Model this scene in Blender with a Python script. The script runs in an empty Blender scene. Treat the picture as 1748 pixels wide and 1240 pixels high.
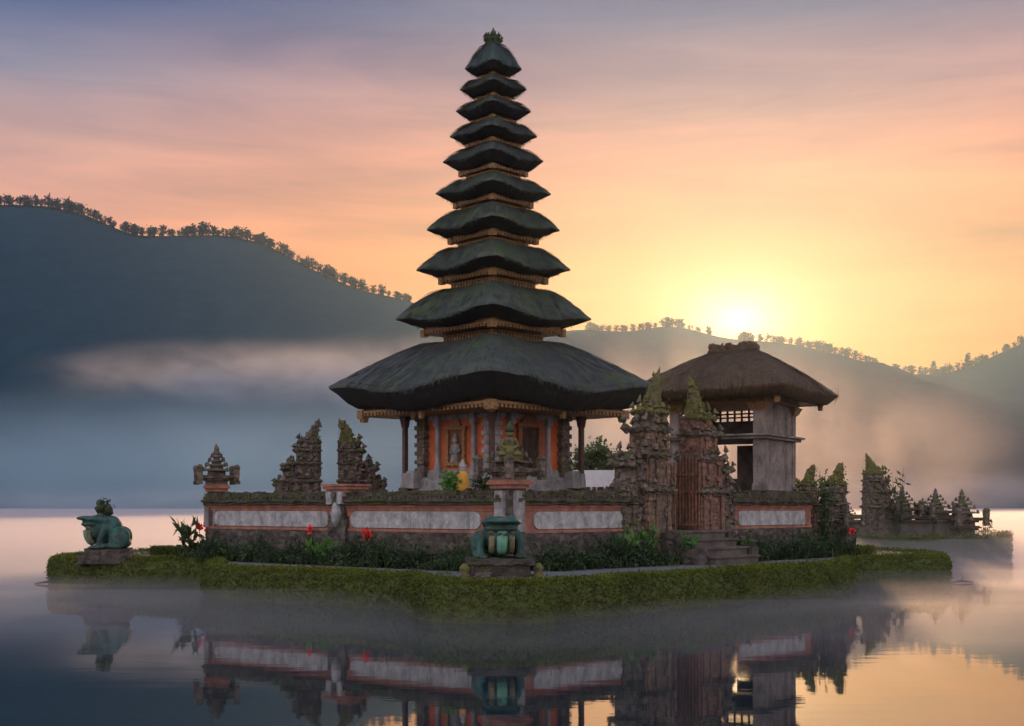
import bpy, bmesh, math, random
import numpy as np
from mathutils import Vector, Matrix, noise as mnoise

random.seed(7)
rng = np.random.default_rng(7)
scene = bpy.context.scene
COL = scene.collection
R = math.radians

# ------------------------------------------------------------------ camera, world, sun, exposure
FPX, HZ, CAM_Z = 2100.0, 865.0, 2.4            # focal length and horizon row measured in the 1748 px photograph
cam_d = bpy.data.cameras.new("camera"); cam = bpy.data.objects.new("camera", cam_d); COL.objects.link(cam)
cam.location = (0, 0, CAM_Z); cam.rotation_euler = (R(90), 0, 0)
cam_d.sensor_width = 36; cam_d.lens = 36 * FPX / 1748
cam_d.shift_y = (HZ - 620) / 1748
cam_d.clip_start = 0.1; cam_d.clip_end = 20000
scene.camera = cam

SUN_AZ, SUN_EL = R(10.6), R(9.0)
SUN = Vector((math.sin(SUN_AZ) * math.cos(SUN_EL), math.cos(SUN_AZ) * math.cos(SUN_EL), math.sin(SUN_EL)))
sun_d = bpy.data.lights.new("sun", 'SUN'); sun = bpy.data.objects.new("sun", sun_d); COL.objects.link(sun)
sun_d.energy = 2.6; sun_d.angle = R(0.6); sun_d.color = (1.0, 0.60, 0.30)
sun.rotation_euler = SUN.to_track_quat('Z', 'Y').to_euler(); sun.location = (30, 120, 60)

scene.view_settings.view_transform = 'Standard'; scene.view_settings.look = 'None'
scene.view_settings.exposure = 0.0; scene.view_settings.gamma = 1.0
cy = scene.cycles
cy.use_denoising = True
try:
    cy.denoiser = 'OPENIMAGEDENOISE'; cy.denoising_input_passes = 'RGB_ALBEDO_NORMAL'
except Exception:
    pass
cy.max_bounces = 6; cy.diffuse_bounces = 3; cy.glossy_bounces = 3; cy.transmission_bounces = 2
cy.transparent_max_bounces = 8; cy.volume_bounces = 3
cy.sample_clamp_indirect = 4.0; cy.use_fast_gi = False
cy.caustics_reflective = False; cy.caustics_refractive = False


def lin(r, g, b):
    f = lambda c: ((c / 255) / 12.92) if c / 255 <= 0.04045 else (((c / 255) + 0.055) / 1.055) ** 2.4
    return (f(r), f(g), f(b), 1.0)


class NT:
    """thin helper round a node tree"""
    def __init__(s, nt):
        s.nt = nt; s.n = nt.nodes; s.l = nt.links
    def new(s, t, **kw):
        n = s.n.new(t)
        for k, v in kw.items():
            setattr(n, k, v)
        return n
    def link(s, a, b): s.l.new(a, b)
    def val(s, sock, v):
        if hasattr(v, 'is_output'): s.l.new(v, sock)
        else: sock.default_value = v
    def math(s, op, a, b=0.0, c=0.0, clamp=False):
        n = s.new('ShaderNodeMath', operation=op, use_clamp=clamp)
        s.val(n.inputs[0], a); s.val(n.inputs[1], b); s.val(n.inputs[2], c)
        return n.outputs[0]
    def vmath(s, op, a, b=(0, 0, 0)):
        n = s.new('ShaderNodeVectorMath', operation=op)
        s.val(n.inputs[0], a); s.val(n.inputs[1], b)
        return n.outputs['Value'] if op in ('DOT_PRODUCT', 'LENGTH') else n.outputs[0]
    def mix(s, f, a, b, mode='MIX'):
        n = s.new('ShaderNodeMix', data_type='RGBA', blend_type=mode)
        s.val(n.inputs[0], f); s.val(n.inputs[6], a); s.val(n.inputs[7], b)
        return n.outputs[2]
    def ramp(s, f, pts, interp='LINEAR'):
        n = s.new('ShaderNodeValToRGB'); cr = n.color_ramp; cr.interpolation = interp
        while len(cr.elements) < len(pts): cr.elements.new(0.5)
        for e, (p, c) in zip(cr.elements, pts):
            e.position = p; e.color = c if not isinstance(c, (int, float)) else (c, c, c, 1)
        s.val(n.inputs[0], f)
        return n.outputs[0]
    def noise(s, vec, scale, detail=4.0, rough=0.55, dist=0.0):
        n = s.new('ShaderNodeTexNoise')
        if vec is not None: s.l.new(vec, n.inputs['Vector'])
        n.inputs['Scale'].default_value = scale; n.inputs['Detail'].default_value = detail
        n.inputs['Roughness'].default_value = rough; n.inputs['Distortion'].default_value = dist
        return n.outputs[0]
    def scale(s, vec, sc):
        n = s.new('ShaderNodeMapping'); s.l.new(vec, n.inputs[0]); n.inputs['Scale'].default_value = sc
        return n.outputs[0]
    def smooth(s, v, a, b):
        n = s.new('ShaderNodeMapRange', interpolation_type='SMOOTHSTEP')
        s.val(n.inputs['Value'], v); n.inputs['From Min'].default_value = a; n.inputs['From Max'].default_value = b
        return n.outputs[0]


world = bpy.data.worlds.new("World"); scene.world = world; world.use_nodes = True
W = NT(world.node_tree); W.n.clear()
tc = W.new('ShaderNodeTexCoord'); D = W.vmath('NORMALIZE', tc.outputs['Generated'])
sep = W.new('ShaderNodeSeparateXYZ'); W.link(D, sep.inputs[0])
el = W.math('DIVIDE', W.math('ARCSINE', sep.outputs[2]), math.pi / 2)      # 0 horizon .. 1 zenith
E = lambda deg: deg / 90.0
# high thin cloud veil of the sunrise sky: away from the sun, towards it, and a boosted fill behind the viewer
sideA = W.ramp(el, [(0.0, lin(150, 120, 118)), (E(8), lin(236, 156, 126)), (E(11.5), lin(236, 164, 136)), (E(15.5), lin(208, 161, 151)),
                    (E(18.5), lin(136, 135, 157)), (E(21.5), lin(62, 88, 138)), (E(27), lin(64, 96, 156)), (E(90), lin(138, 172, 220))])
sideB = W.ramp(el, [(0.0, lin(225, 130, 50)), (E(7), lin(242, 146, 54)), (E(11), lin(241, 157, 92)), (E(15), lin(234, 156, 124)),
                    (E(18.5), lin(188, 142, 142)), (E(21.5), lin(112, 112, 140)), (E(27), lin(84, 98, 148)), (E(90), lin(138, 172, 220))])
sideC = W.ramp(el, [(0.0, tuple(2.1 * x for x in lin(205, 190, 196))), (E(12), tuple(2.4 * x for x in lin(222, 200, 200))), (E(30), tuple(2.2 * x for x in lin(196, 196, 212))), (E(90), lin(150, 182, 225))])  # rear sky raised past the sunrise side as fill for front faces
hx = W.math('MULTIPLY', sep.outputs[0], math.sin(SUN_AZ)); hy = W.math('MULTIPLY', sep.outputs[1], math.cos(SUN_AZ))
hl = W.math('SQRT', W.math('SUBTRACT', 1.0, W.math('POWER', sep.outputs[2], 2.0)))
hd = W.math('DIVIDE', W.math('ADD', hx, hy), W.math('MAXIMUM', hl, 0.001))
fAB = W.smooth(hd, math.cos(R(34)), math.cos(R(3)))
col = W.mix(fAB, sideA, sideB)
col = W.mix(W.smooth(hd, 0.75, -0.3), col, sideC)
# thin streaky cloud
wv = W.new('ShaderNodeMapping'); W.link(D, wv.inputs[0]); wv.inputs['Rotation'].default_value = (0, R(9), 0); wv.inputs['Scale'].default_value = (2.2, 2.2, 17)
st = W.noise(wv.outputs[0], 1.6, 5, 0.55, 0.6)
wv2 = W.new('ShaderNodeMapping'); W.link(D, wv2.inputs[0]); wv2.inputs['Rotation'].default_value = (0, R(-14), 0); wv2.inputs['Scale'].default_value = (3, 3, 12)
st2 = W.noise(wv2.outputs[0], 1.1, 4, 0.5, 0.3)
k = W.math('ADD', W.math('MULTIPLY', W.math('SUBTRACT', st, 0.5), 1.15), W.math('MULTIPLY', W.math('SUBTRACT', st2, 0.5), 0.8))
gain = W.math('ADD', 1.0, k)
g3 = W.new('ShaderNodeCombineXYZ')
W.link(gain, g3.inputs[0]); W.link(W.math('ADD', 1.0, W.math('MULTIPLY', k, 0.75)), g3.inputs[1]); W.link(W.math('ADD', 1.0, W.math('MULTIPLY', k, 0.35)), g3.inputs[2])
col = W.vmath('MULTIPLY', col, g3.outputs[0])
# the glow of the sun itself, low in the bright cloud
GL = Vector((math.sin(R(10.4)) * math.cos(R(8.5)), math.cos(R(10.4)) * math.cos(R(8.5)), math.sin(R(8.5))))
dv = W.vmath('MULTIPLY', W.vmath('SUBTRACT', D, tuple(GL)), (1, 1, 1.55))
ang = W.vmath('LENGTH', dv)
def gl(sig, c, pw=1.25):
    e = W.math('POWER', 2.718282, W.math('MULTIPLY', W.math('POWER', W.math('DIVIDE', ang, R(sig)), pw), -1.0))
    n = W.new('ShaderNodeVectorMath', operation='SCALE'); n.inputs[0].default_value = c; W.link(e, n.inputs['Scale'])
    return n.outputs[0]
col = W.vmath('ADD', col, gl(1.8, (1.5, 1.2, .75)))
col = W.vmath('ADD', col, gl(3.4, (.42, .24, .07)))
col = W.vmath('ADD', col, gl(7.0, (.14, .05, .0)))
sky = W.new('ShaderNodeTexSky', sky_type='NISHITA'); sky.sun_disc = False
sky.sun_elevation = SUN_EL; sky.sun_rotation = SUN_AZ; sky.air_density = 1.5; sky.dust_density = 3.0
bg1 = W.new('ShaderNodeBackground'); W.link(sky.outputs[0], bg1.inputs[0]); bg1.inputs[1].default_value = 0.003
bg2 = W.new('ShaderNodeBackground'); W.link(col, bg2.inputs[0]); bg2.inputs[1].default_value = 1.0
add = W.new('ShaderNodeAddShader'); W.link(bg1.outputs[0], add.inputs[0]); W.link(bg2.outputs[0], add.inputs[1])
out = W.new('ShaderNodeOutputWorld'); W.link(add.outputs[0], out.inputs[0])


# ------------------------------------------------------------------ helpers
def px(u, v, d):
    """photograph pixel at a measured distance -> world point (used to read real sizes off the photograph)"""
    return Vector(((u - 874) * d / FPX, d, CAM_Z + (HZ - v) * d / FPX))


def smoothstep(a, b, x):
    t = np.clip((np.asarray(x, float) - a) / (b - a), 0, 1)
    return t * t * (3 - 2 * t)


class MB:
    """collects shapes; build() links them as ONE mesh object"""
    def __init__(s, M=None):
        s.v = []; s.f = []; s.uv = {}; s.M = M or Matrix.Identity(4); s.smooth = []
    def add(s, vs, fs, smooth=False, uvs=None):
        b = len(s.v)
        for p in vs: s.v.append(tuple(s.M @ Vector(p)))
        for i, f in enumerate(fs):
            s.f.append(tuple(b + k for k in f)); s.smooth.append(smooth)
            if uvs is not None: s.uv[len(s.f) - 1] = uvs[i]
    def box(s, cx, cy, cz, sx, sy, sz, rz=0.0, tx=1.0, ty=None):
        """box about centre; top face scaled by tx, ty"""
        ty = tx if ty is None else ty
        c, n = math.cos(rz), math.sin(rz); vs = []
        for z, kx, ky in ((-sz / 2, 1, 1), (sz / 2, tx, ty)):
            for x, y in ((-1, -1), (1, -1), (1, 1), (-1, 1)):
                X, Y = x * sx / 2 * kx, y * sy / 2 * ky
                vs.append((cx + X * c - Y * n, cy + X * n + Y * c, cz + z))
        s.add(vs, [(3, 2, 1, 0), (4, 5, 6, 7), (0, 1, 5, 4), (1, 2, 6, 5), (2, 3, 7, 6), (3, 0, 4, 7)])
    def bz(s, x0, x1, y0, y1, z0, z1, **k):
        s.box((x0 + x1) / 2, (y0 + y1) / 2, (z0 + z1) / 2, abs(x1 - x0), abs(y1 - y0), z1 - z0, **k)
    def tube(s, pts, rad, n=8, flat=1.0, cap=True, smooth=True):
        pts = [Vector(p) for p in pts]; rings = []
        up = Vector((0, 0, 1))
        for i, p in enumerate(pts):
            t = (pts[min(i + 1, len(pts) - 1)] - pts[max(i - 1, 0)]).normalized()
            a = t.cross(up)
            if a.length < 0.05: a = t.cross(Vector((0, 1, 0)))
            a.normalize(); b = t.cross(a).normalized()
            r = rad[i] if isinstance(rad, (list, tuple)) else rad
            rings.append([p + a * (r * math.cos(2 * math.pi * k / n)) * flat + b * (r * math.sin(2 * math.pi * k / n)) for k in range(n)])
        vs = [q for r in rings for q in r]; fs = []
        for i in range(len(rings) - 1):
            for k in range(n):
                fs.append((i * n + k, i * n + (k + 1) % n, (i + 1) * n + (k + 1) % n, (i + 1) * n + k))
        if cap:
            fs.append(tuple(range(n))[::-1]); fs.append(tuple((len(rings) - 1) * n + k for k in range(n)))
        s.add(vs, fs, smooth)
    def lathe(s, prof, n=16, cx=0, cy=0, smooth=True, diamond=False):
        vs = []; fs = []
        for r, z in prof:
            for k in range(n):
                a = 2 * math.pi * k / n
                q = 1.0 / (abs(math.cos(a)) + abs(math.sin(a))) if diamond else 1.0
                vs.append((cx + r * q * math.cos(a), cy + r * q * math.sin(a), z))
        for i in range(len(prof) - 1):
            for k in range(n):
                fs.append((i * n + k, i * n + (k + 1) % n, (i + 1) * n + (k + 1) % n, (i + 1) * n + k))
        fs.append(tuple(range(n))[::-1]); fs.append(tuple((len(prof) - 1) * n + k for k in range(n)))
        s.add(vs, fs, smooth)
    def ell(s, c, r, rot=None, seg=16, rings=10):
        m = (rot or Matrix.Identity(3)); c = Vector(c); vs = []; fs = []
        for i in range(rings + 1):
            th = math.pi * i / rings
            for k in range(seg):
                a = 2 * math.pi * k / seg
                vs.append(c + m @ Vector((r[0] * math.sin(th) * math.cos(a), r[1] * math.sin(th) * math.sin(a), r[2] * math.cos(th))))
        for i in range(rings):
            for k in range(seg):
                fs.append((i * seg + k, (i + 1) * seg + k, (i + 1) * seg + (k + 1) % seg, i * seg + (k + 1) % seg))
        s.add(vs, fs, True)
    def prism(s, poly, z0, z1):
        n = len(poly)
        vs = [(x, y, z0) for x, y in poly] + [(x, y, z1) for x, y in poly]
        fs = [tuple(range(n))[::-1], tuple(range(n, 2 * n))] + [(i, (i + 1) % n, n + (i + 1) % n, n + i) for i in range(n)]
        s.add(vs, fs)
    def build(s, name, mat, parent=None, loc=None, weather=None, bevel=0.0):
        me = bpy.data.meshes.new(name); me.from_pydata(s.v, [], s.f)
        me.polygons.foreach_set('use_smooth', s.smooth)
        if s.uv:
            uvl = me.uv_layers.new(name='UVMap')
            for p in me.polygons:
                if p.index in s.uv:
                    for li, q in zip(p.loop_indices, s.uv[p.index]): uvl.data[li].uv = q
        if weather:
            seglen, amp, sc = weather
            bm = bmesh.new(); bm.from_mesh(me)
            for _ in range(5):
                es = [e for e in bm.edges if e.calc_length() > seglen]
                if not es or len(bm.faces) > 90000: break
                bmesh.ops.subdivide_edges(bm, edges=es, cuts=1, use_grid_fill=True)
            for v in bm.verts:
                d = mnoise.noise_vector(v.co * sc + Vector((3.1, 7.7, 1.3))) * amp + mnoise.noise_vector(v.co * sc * 3.1) * amp * 0.5
                v.co += d
            bm.to_mesh(me); bm.free()
        me.validate(); me.update()
        o = bpy.data.objects.new(name, me); COL.objects.link(o); me.materials.append(mat)
        if parent is not None: o.parent = parent
        if loc is not None: o.location = loc
        if bevel:
            b = o.modifiers.new('bevel', 'BEVEL'); b.width = bevel; b.segments = 1; b.limit_method = 'ANGLE'
        return o


def quads_obj(name, P, mat, parent=None, loc=None):
    """P: (n,4,3) array of loose quads"""
    n = len(P); me = bpy.data.meshes.new(name)
    me.vertices.add(4 * n); me.vertices.foreach_set('co', np.ascontiguousarray(P, dtype=np.float32).ravel())
    me.loops.add(4 * n); me.loops.foreach_set('vertex_index', np.arange(4 * n, dtype=np.int32))
    me.polygons.add(n); me.polygons.foreach_set('loop_start', np.arange(0, 4 * n, 4, dtype=np.int32))
    me.polygons.foreach_set('loop_total', np.full(n, 4, dtype=np.int32))
    me.update(calc_edges=True); me.materials.append(mat)
    o = bpy.data.objects.new(name, me); COL.objects.link(o)
    if parent is not None: o.parent = parent
    if loc is not None: o.location = loc
    return o


def leaf_quads(C, size, up=0.0, aspect=1.8):
    """n random leaf-shaped quads about centres C"""
    n = len(C); a = rng.normal(size=(n, 3)); a[:, 2] += up
    a /= np.linalg.norm(a, axis=1)[:, None]
    b = np.cross(a, rng.normal(size=(n, 3))); b /= np.linalg.norm(b, axis=1)[:, None] + 1e-9
    L = (size * rng.uniform(0.6, 1.3, n))[:, None]; w = L / aspect
    return np.stack([C, C + a * L * 0.5 + b * w * 0.5, C + a * L, C + a * L * 0.5 - b * w * 0.5], axis=1)


def blade_quads(B, h, w, lean, bend=0.5):
    """grass / strap leaves: two quads each, from base points B"""
    n = len(B); th = rng.uniform(0, 2 * math.pi, n); d = np.stack([np.cos(th), np.sin(th), 0 * th], 1)
    s = np.stack([-np.sin(th + rng.normal(0, .6, n)), np.cos(th), 0 * th], 1); s /= np.linalg.norm(s, axis=1)[:, None]
    hh = (h * rng.uniform(0.6, 1.25, n))[:, None]; ww = (w * rng.uniform(0.7, 1.2, n))[:, None]; ln = (lean * rng.uniform(0.2, 1.2, n))[:, None]
    z = np.array([0, 0, 1.0])
    m = B + z * hh * 0.6 + d * ln * hh * 0.3; t = B + z * hh * (1 - bend * 0.35) + d * ln * hh
    q1 = np.stack([B - s * ww * .35, B + s * ww * .35, m + s * ww * .5, m - s * ww * .5], 1)
    q2 = np.stack([m - s * ww * .5, m + s * ww * .5, t + s * ww * .06, t - s * ww * .06], 1)
    return np.concatenate([q1, q2])


def tag(o, label=None, cat=None, group=None, kind=None):
    for k_, v_ in (('label', label), ('category', cat), ('group', group), ('kind', kind)):
        if v_: o[k_] = v_
    return o


def thing(name, loc, rz, label, cat, group=None):
    o = bpy.data.objects.new(name, None); COL.objects.link(o)
    o.empty_display_size = 0.3; o.location = loc; o.rotation_euler = (0, 0, rz)
    return tag(o, label, cat, group)


def kids(o): return [c for c in bpy.data.objects if c.parent == o]


def copy_tree(o, parent=None):
    c = o.copy(); COL.objects.link(c)
    if parent is not None: c.parent = parent
    for ch in kids(o): copy_tree(ch, c)
    return c


# ------------------------------------------------------------------ materials
def new_mat(name):
    m = bpy.data.materials.new(name); m.use_nodes = True; t = NT(m.node_tree)
    bsdf = t.n['Principled BSDF']
    return m, t, bsdf


def stone(name, c1, c2, scale=3.0, rough=0.85, bump=0.35, moss=None, moss_lo=0.5, moss_hi=0.62, up=0.35, streak=None, course=None, cells=0.0, drips=False):
    """weathered surface: two tones by noise, optional moss settling on upward faces, rain streaks, masonry courses"""
    m, t, b = new_mat(name); co = t.new('ShaderNodeTexCoord').outputs['Object']
    n1 = t.noise(co, scale, 6, 0.62); n2 = t.noise(co, scale * 7, 4, 0.6)
    f = t.math('ADD', t.math('MULTIPLY', n1, 0.7), t.math('MULTIPLY', n2, 0.3))
    col = t.ramp(f, [(0.36, c1), (0.62, c2)])
    if drips:
        dn = t.noise(t.scale(co, (9, 9, .35)), 1.0, 3, .5); col = t.mix(t.math('MULTIPLY', t.smooth(dn, .54, .74), .6), col, streak)
    if cells:
        vr = t.new('ShaderNodeTexVoronoi'); t.link(t.scale(co, (cells, cells, cells * 1.9)), vr.inputs['Vector']); vr.inputs['Scale'].default_value = 1.0
        vs_ = t.new('ShaderNodeSeparateColor'); t.link(vr.outputs['Color'], vs_.inputs[0])
        col = t.mix(t.math('MULTIPLY', vs_.outputs[0], .55), col, tuple(x * .38 for x in c1[:3]) + (1,)); col = t.mix(t.math('MULTIPLY', t.smooth(vs_.outputs[1], .6, 1.0), .5), col, tuple(min(1, x * 1.35) for x in c2[:3]) + (1,))
    if course:
        zc = t.noise(t.scale(co, (1.2, 1.2, course)), 1.0, 3, 0.6)
        col = t.mix(t.smooth(zc, 0.42, 0.60), col, tuple(x * 0.35 for x in c1[:3]) + (1,))
    if streak:
        sn = t.noise(t.scale(co, (2.6, 2.6, 0.7)), 1.2, 6, 0.65, 0.4)
        col = t.mix(t.math('MULTIPLY', t.smooth(sn, 0.42, 0.74), 0.8), col, streak)
    if moss:
        g = t.new('ShaderNodeNewGeometry'); sp = t.new('ShaderNodeSeparateXYZ'); t.link(g.outputs['Normal'], sp.inputs[0])
        mn = t.noise(co, scale * 0.9, 5, 0.65)
        mf = t.smooth(t.math('ADD', mn, t.math('MULTIPLY', sp.outputs[2], up * 0.4)), moss_lo, moss_hi)
        mc = t.ramp(n2, [(0.3, tuple(x * 0.45 for x in moss[:3]) + (1,)), (0.7, moss)])
        col = t.mix(mf, col, mc)
    t.link(col, b.inputs['Base Color']); b.inputs['Roughness'].default_value = rough
    b.inputs['Specular IOR Level'].default_value = 0.25
    if bump:
        bp = t.new('ShaderNodeBump'); bp.inputs['Strength'].default_value = bump; bp.inputs['Distance'].default_value = 0.04
        t.link(t.noise(co, scale * 9, 5, 0.7), bp.inputs['Height']); t.link(bp.outputs[0], b.inputs['Normal'])
    return m


def leafmat(name, c1, c2, scale=1.2, trans=0.0, c3=None):
    m, t, b = new_mat(name); co = t.new('ShaderNodeTexCoord').outputs['Object']
    n = t.noise(co, scale, 4, 0.6); n2 = t.noise(co, scale * 14, 2, 0.5)
    f = t.math('ADD', t.math('MULTIPLY', n, 0.5), t.math('MULTIPLY', n2, 0.5))
    pts = [(0.35, c1), (0.62, c2)] + ([(0.75, c3)] if c3 else [])
    col = t.ramp(f, pts)
    t.link(col, b.inputs['Base Color']); b.inputs['Roughness'].default_value = 0.6; b.inputs['Specular IOR Level'].default_value = 0.2
    if trans:
        tr = t.new('ShaderNodeBsdfTranslucent'); t.link(col, tr.inputs[0]); mx = t.new('ShaderNodeMixShader'); mx.inputs[0].default_value = trans
        t.link(b.outputs[0], mx.inputs[1]); t.link(tr.outputs[0], mx.inputs[2]); t.link(mx.outputs[0], t.n['Material Output'].inputs[0])
    return m


def thatch_mat(name, c1, c2, moss, moss_lo=0.5, moss_hi=0.66):
    m, t, b = new_mat(name); tcn = t.new('ShaderNodeTexCoord'); uv = tcn.outputs['UV']; co = tcn.outputs['Object']
    fib = t.noise(t.scale(uv, (26, 1.4, 1)), 1.0, 5, 0.7)
    big = t.noise(co, 0.9, 4, 0.6); mid = t.noise(co, 4.0, 4, 0.6)
    col = t.ramp(t.math('ADD', t.math('MULTIPLY', fib, 0.6), t.math('MULTIPLY', mid, 0.4)), [(0.36, c1), (0.62, c2)])
    g = t.new('ShaderNodeNewGeometry'); sp = t.new('ShaderNodeSeparateXYZ'); t.link(g.outputs['Normal'], sp.inputs[0])
    mn = t.math('ADD', t.math('MULTIPLY', big, 0.6), t.math('MULTIPLY', mid, 0.4))
    mf = t.math('MULTIPLY', t.smooth(mn, moss_lo, moss_hi), t.smooth(sp.outputs[2], 0.05, 0.5))
    mf = t.math('MULTIPLY', mf, t.math('ADD', 0.45, t.math('MULTIPLY', fib, 0.9)), clamp=True)
    col = t.mix(mf, col, moss)
    t.link(col, b.inputs['Base Color']); b.inputs['Roughness'].default_value = 0.75; b.inputs['Specular IOR Level'].default_value = 0.3
    bp = t.new('ShaderNodeBump'); bp.inputs['Strength'].default_value = 0.7; bp.inputs['Distance'].default_value = 0.06
    t.link(fib, bp.inputs['Height']); t.link(bp.outputs[0], b.inputs['Normal'])
    return m


def plain(name, c, rough=0.7, c2=None, scale=6.0, metal=0.0):
    m, t, b = new_mat(name)
    if c2:
        co = t.new('ShaderNodeTexCoord').outputs['Object']
        t.link(t.ramp(t.noise(co, scale, 5, 0.6), [(0.35, c), (0.65, c2)]), b.inputs['Base Color'])
    else:
        b.inputs['Base Color'].default_value = c
    b.inputs['Roughness'].default_value = rough; b.inputs['Metallic'].default_value = metal
    return m


c4 = lambda r, g, b: (r, g, b, 1.0)
MT = dict(
    thatch=thatch_mat('black_palm_thatch', c4(.014, .017, .016), c4(.078, .086, .076), c4(.055, .080, .026), 0.50, 0.66),
    thatch_moss=thatch_mat('mossy_palm_thatch', c4(.014, .019, .016), c4(.072, .086, .066), c4(.058, .082, .028), 0.47, 0.63),
    thatch_top=thatch_mat('grey_palm_thatch', c4(.018, .026, .026), c4(.060, .085, .080), c4(.035, .075, .045), 0.5, 0.66),
    thatch_cut=thatch_mat('shade_dark_palm_fibre_ends', c4(.008, .008, .009), c4(.022, .021, .020), c4(.03, .04, .012), 0.6, 0.8),  # cut fibre ends, with eave shade also put into the dark colour
    straw=thatch_mat('brown_straw_thatch', c4(.034, .021, .011), c4(.13, .080, .040), c4(.10, .08, .03), 0.56, 0.7),
    gold=stone('gilded_carved_wood', c4(.10, .055, .024), c4(.36, .21, .085), 14, 0.5, 0.5),
    darkwood=stone('dark_wood', c4(.02, .014, .010), c4(.06, .040, .028), 5, 0.7, 0.3),
    postwood=stone('post_wood', c4(.045, .022, .022), c4(.10, .055, .05), 6, 0.65, 0.3),
    orange=stone('orange_plaster', c4(.38, .078, .028), c4(.58, .138, .048), 2.2, 0.85, 0.2, streak=c4(.26, .085, .04)),
    redplaster=stone('faded_red_plaster', c4(.19, .082, .058), c4(.36, .155, .10), 3, 0.85, 0.25, streak=c4(.12, .075, .058), moss=c4(.09, .085, .04), moss_lo=0.62, moss_hi=0.8),
    greystone=stone('grey_tuff', c4(.16, .155, .15), c4(.33, .32, .31), 3, 0.9, 0.4, streak=c4(.09, .085, .075)),
    panel=stone('pale_grey_panel', c4(.20, .20, .195), c4(.44, .44, .43), 4.5, 0.9, 0.35, streak=c4(.12, .125, .115), drips=True),
    darkstone=stone('dark_mossy_stone', c4(.035, .030, .026), c4(.12, .10, .085), 3.5, 0.92, 0.6, moss=c4(.06, .075, .02), moss_lo=0.55, moss_hi=0.72, cells=5),
    capstone=stone('mossy_wall_cap', c4(.035, .030, .024), c4(.11, .09, .07), 4, 0.95, 0.8, moss=c4(.075, .09, .025), moss_lo=0.46, moss_hi=0.66, cells=8),
    brick=stone('old_brick_and_tuff', c4(.10, .062, .048), c4(.29, .145, .095), 3.4, 0.92, 0.7, moss=c4(.12, .115, .04), moss_lo=0.58, moss_hi=0.74, streak=c4(.10, .08, .065), cells=9),
    greybrick=stone('grey_brown_tuff', c4(.085, .062, .046), c4(.25, .165, .11), 3.4, 0.92, 0.7, moss=c4(.12, .115, .04), moss_lo=0.55, moss_hi=0.72, streak=c4(.06, .05, .042), cells=8),
    carved=stone('carved_lava_stone', c4(.05, .04, .034), c4(.20, .155, .125), 3.2, 0.95, 0.8, moss=c4(.10, .115, .03), moss_lo=0.52, moss_hi=0.70, cells=7),
    mossy=stone('moss_covered_stone', c4(.07, .06, .035), c4(.17, .14, .085), 5, 0.95, 0.8, moss=c4(.19, .18, .05), moss_lo=0.40, moss_hi=0.60, cells=9),
    patina=stone('green_painted_stone', c4(.014, .048, .042), c4(.050, .140, .115), 6, 0.6, 0.6, streak=c4(.020, .030, .025), moss=c4(.075, .075, .04), moss_lo=0.52, moss_hi=0.66, up=0.1),
    crest=stone('dark_moss_crust', c4(.018, .028, .014), c4(.055, .075, .030), 7, .9, .6, moss=c4(.08, .11, .03), moss_lo=.5, moss_hi=.7),
    patina_pale=stone('pale_green_painted_stone', c4(.08, .22, .15), c4(.16, .36, .25), 4, 0.55, 0.25, streak=c4(.06, .13, .09)),
    ochre=stone('weathered_ochre_paint', c4(.10, .085, .045), c4(.24, .21, .12), 6, 0.7, 0.3, streak=c4(.05, .05, .03)),
    concrete=stone('stained_concrete', c4(.11, .095, .082), c4(.28, .24, .21), 1.6, 0.9, 0.4, streak=c4(.06, .052, .046), moss=c4(.08, .08, .045), moss_lo=.66, moss_hi=.85),
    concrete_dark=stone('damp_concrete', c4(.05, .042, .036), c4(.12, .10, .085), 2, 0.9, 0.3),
    ground=stone('island_soil', c4(.045, .05, .022), c4(.09, .10, .035), 2, 0.95, 0.5, moss=c4(.09, .12, .03), moss_lo=0.4, moss_hi=0.6),
    path=stone('grey_gravel_path', c4(.08, .08, .078), c4(.16, .158, .15), 7, 0.9, 0.5),
    floor=stone('courtyard_paving', c4(.10, .09, .08), c4(.2, .18, .16), 3, 0.9, 0.3),
    hedge=leafmat('clipped_hedge_leaves', c4(.040, .054, .011), c4(.130, .160, .025), 0.9, 0.4, c4(.25, .265, .04)),
    turf=leafmat('lit_top_grass', c4(.10, .12, .018), c4(.23, .25, .035), 0.6, 0.45, c4(.34, .33, .06)),  # pale blade colour carries the lit look of the hedge top
    bed=leafmat('bed_plant_leaves', c4(.022, .040, .018), c4(.055, .085, .034), 0.9, 0.3, c4(.12, .17, .06)),
    bright=leafmat('bright_green_leaves', c4(.05, .13, .025), c4(.11, .26, .05), 2.0, 0.35),
    crown=leafmat('tree_leaves', c4(.045, .07, .025), c4(.10, .135, .045), 0.8, 0.35),
    ridge=leafmat('ridge_tree_leaves', c4(.006, .014, .016), c4(.016, .028, .028), 0.05, 0.05),
    bark=stone('tree_bark', c4(.05, .038, .028), c4(.11, .085, .06), 5, 0.95, 0.5),
    red=plain('red_petals', c4(.55, .012, .012), 0.6, c4(.75, .03, .02), 9),
    white=plain('white_paint', c4(.68, .66, .64), 0.6, c4(.78, .77, .75), 4),
    yellow=plain('yellow_cloth', c4(.42, .30, .03), 0.8, c4(.55, .22, .03), 5),
    gateslat=stone('worn_orange_gate_wood', c4(.10, .05, .032), c4(.30, .145, .085), 7, .85, .4, streak=c4(.05, .032, .025)),
    iron=plain('dark_wrought_iron', c4(.03, .025, .022), 0.55, c4(.08, .05, .035), 8),
    doorwood=stone('carved_door', c4(.11, .045, .022), c4(.27, .11, .045), 10, 0.6, 0.5),
)
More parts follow.
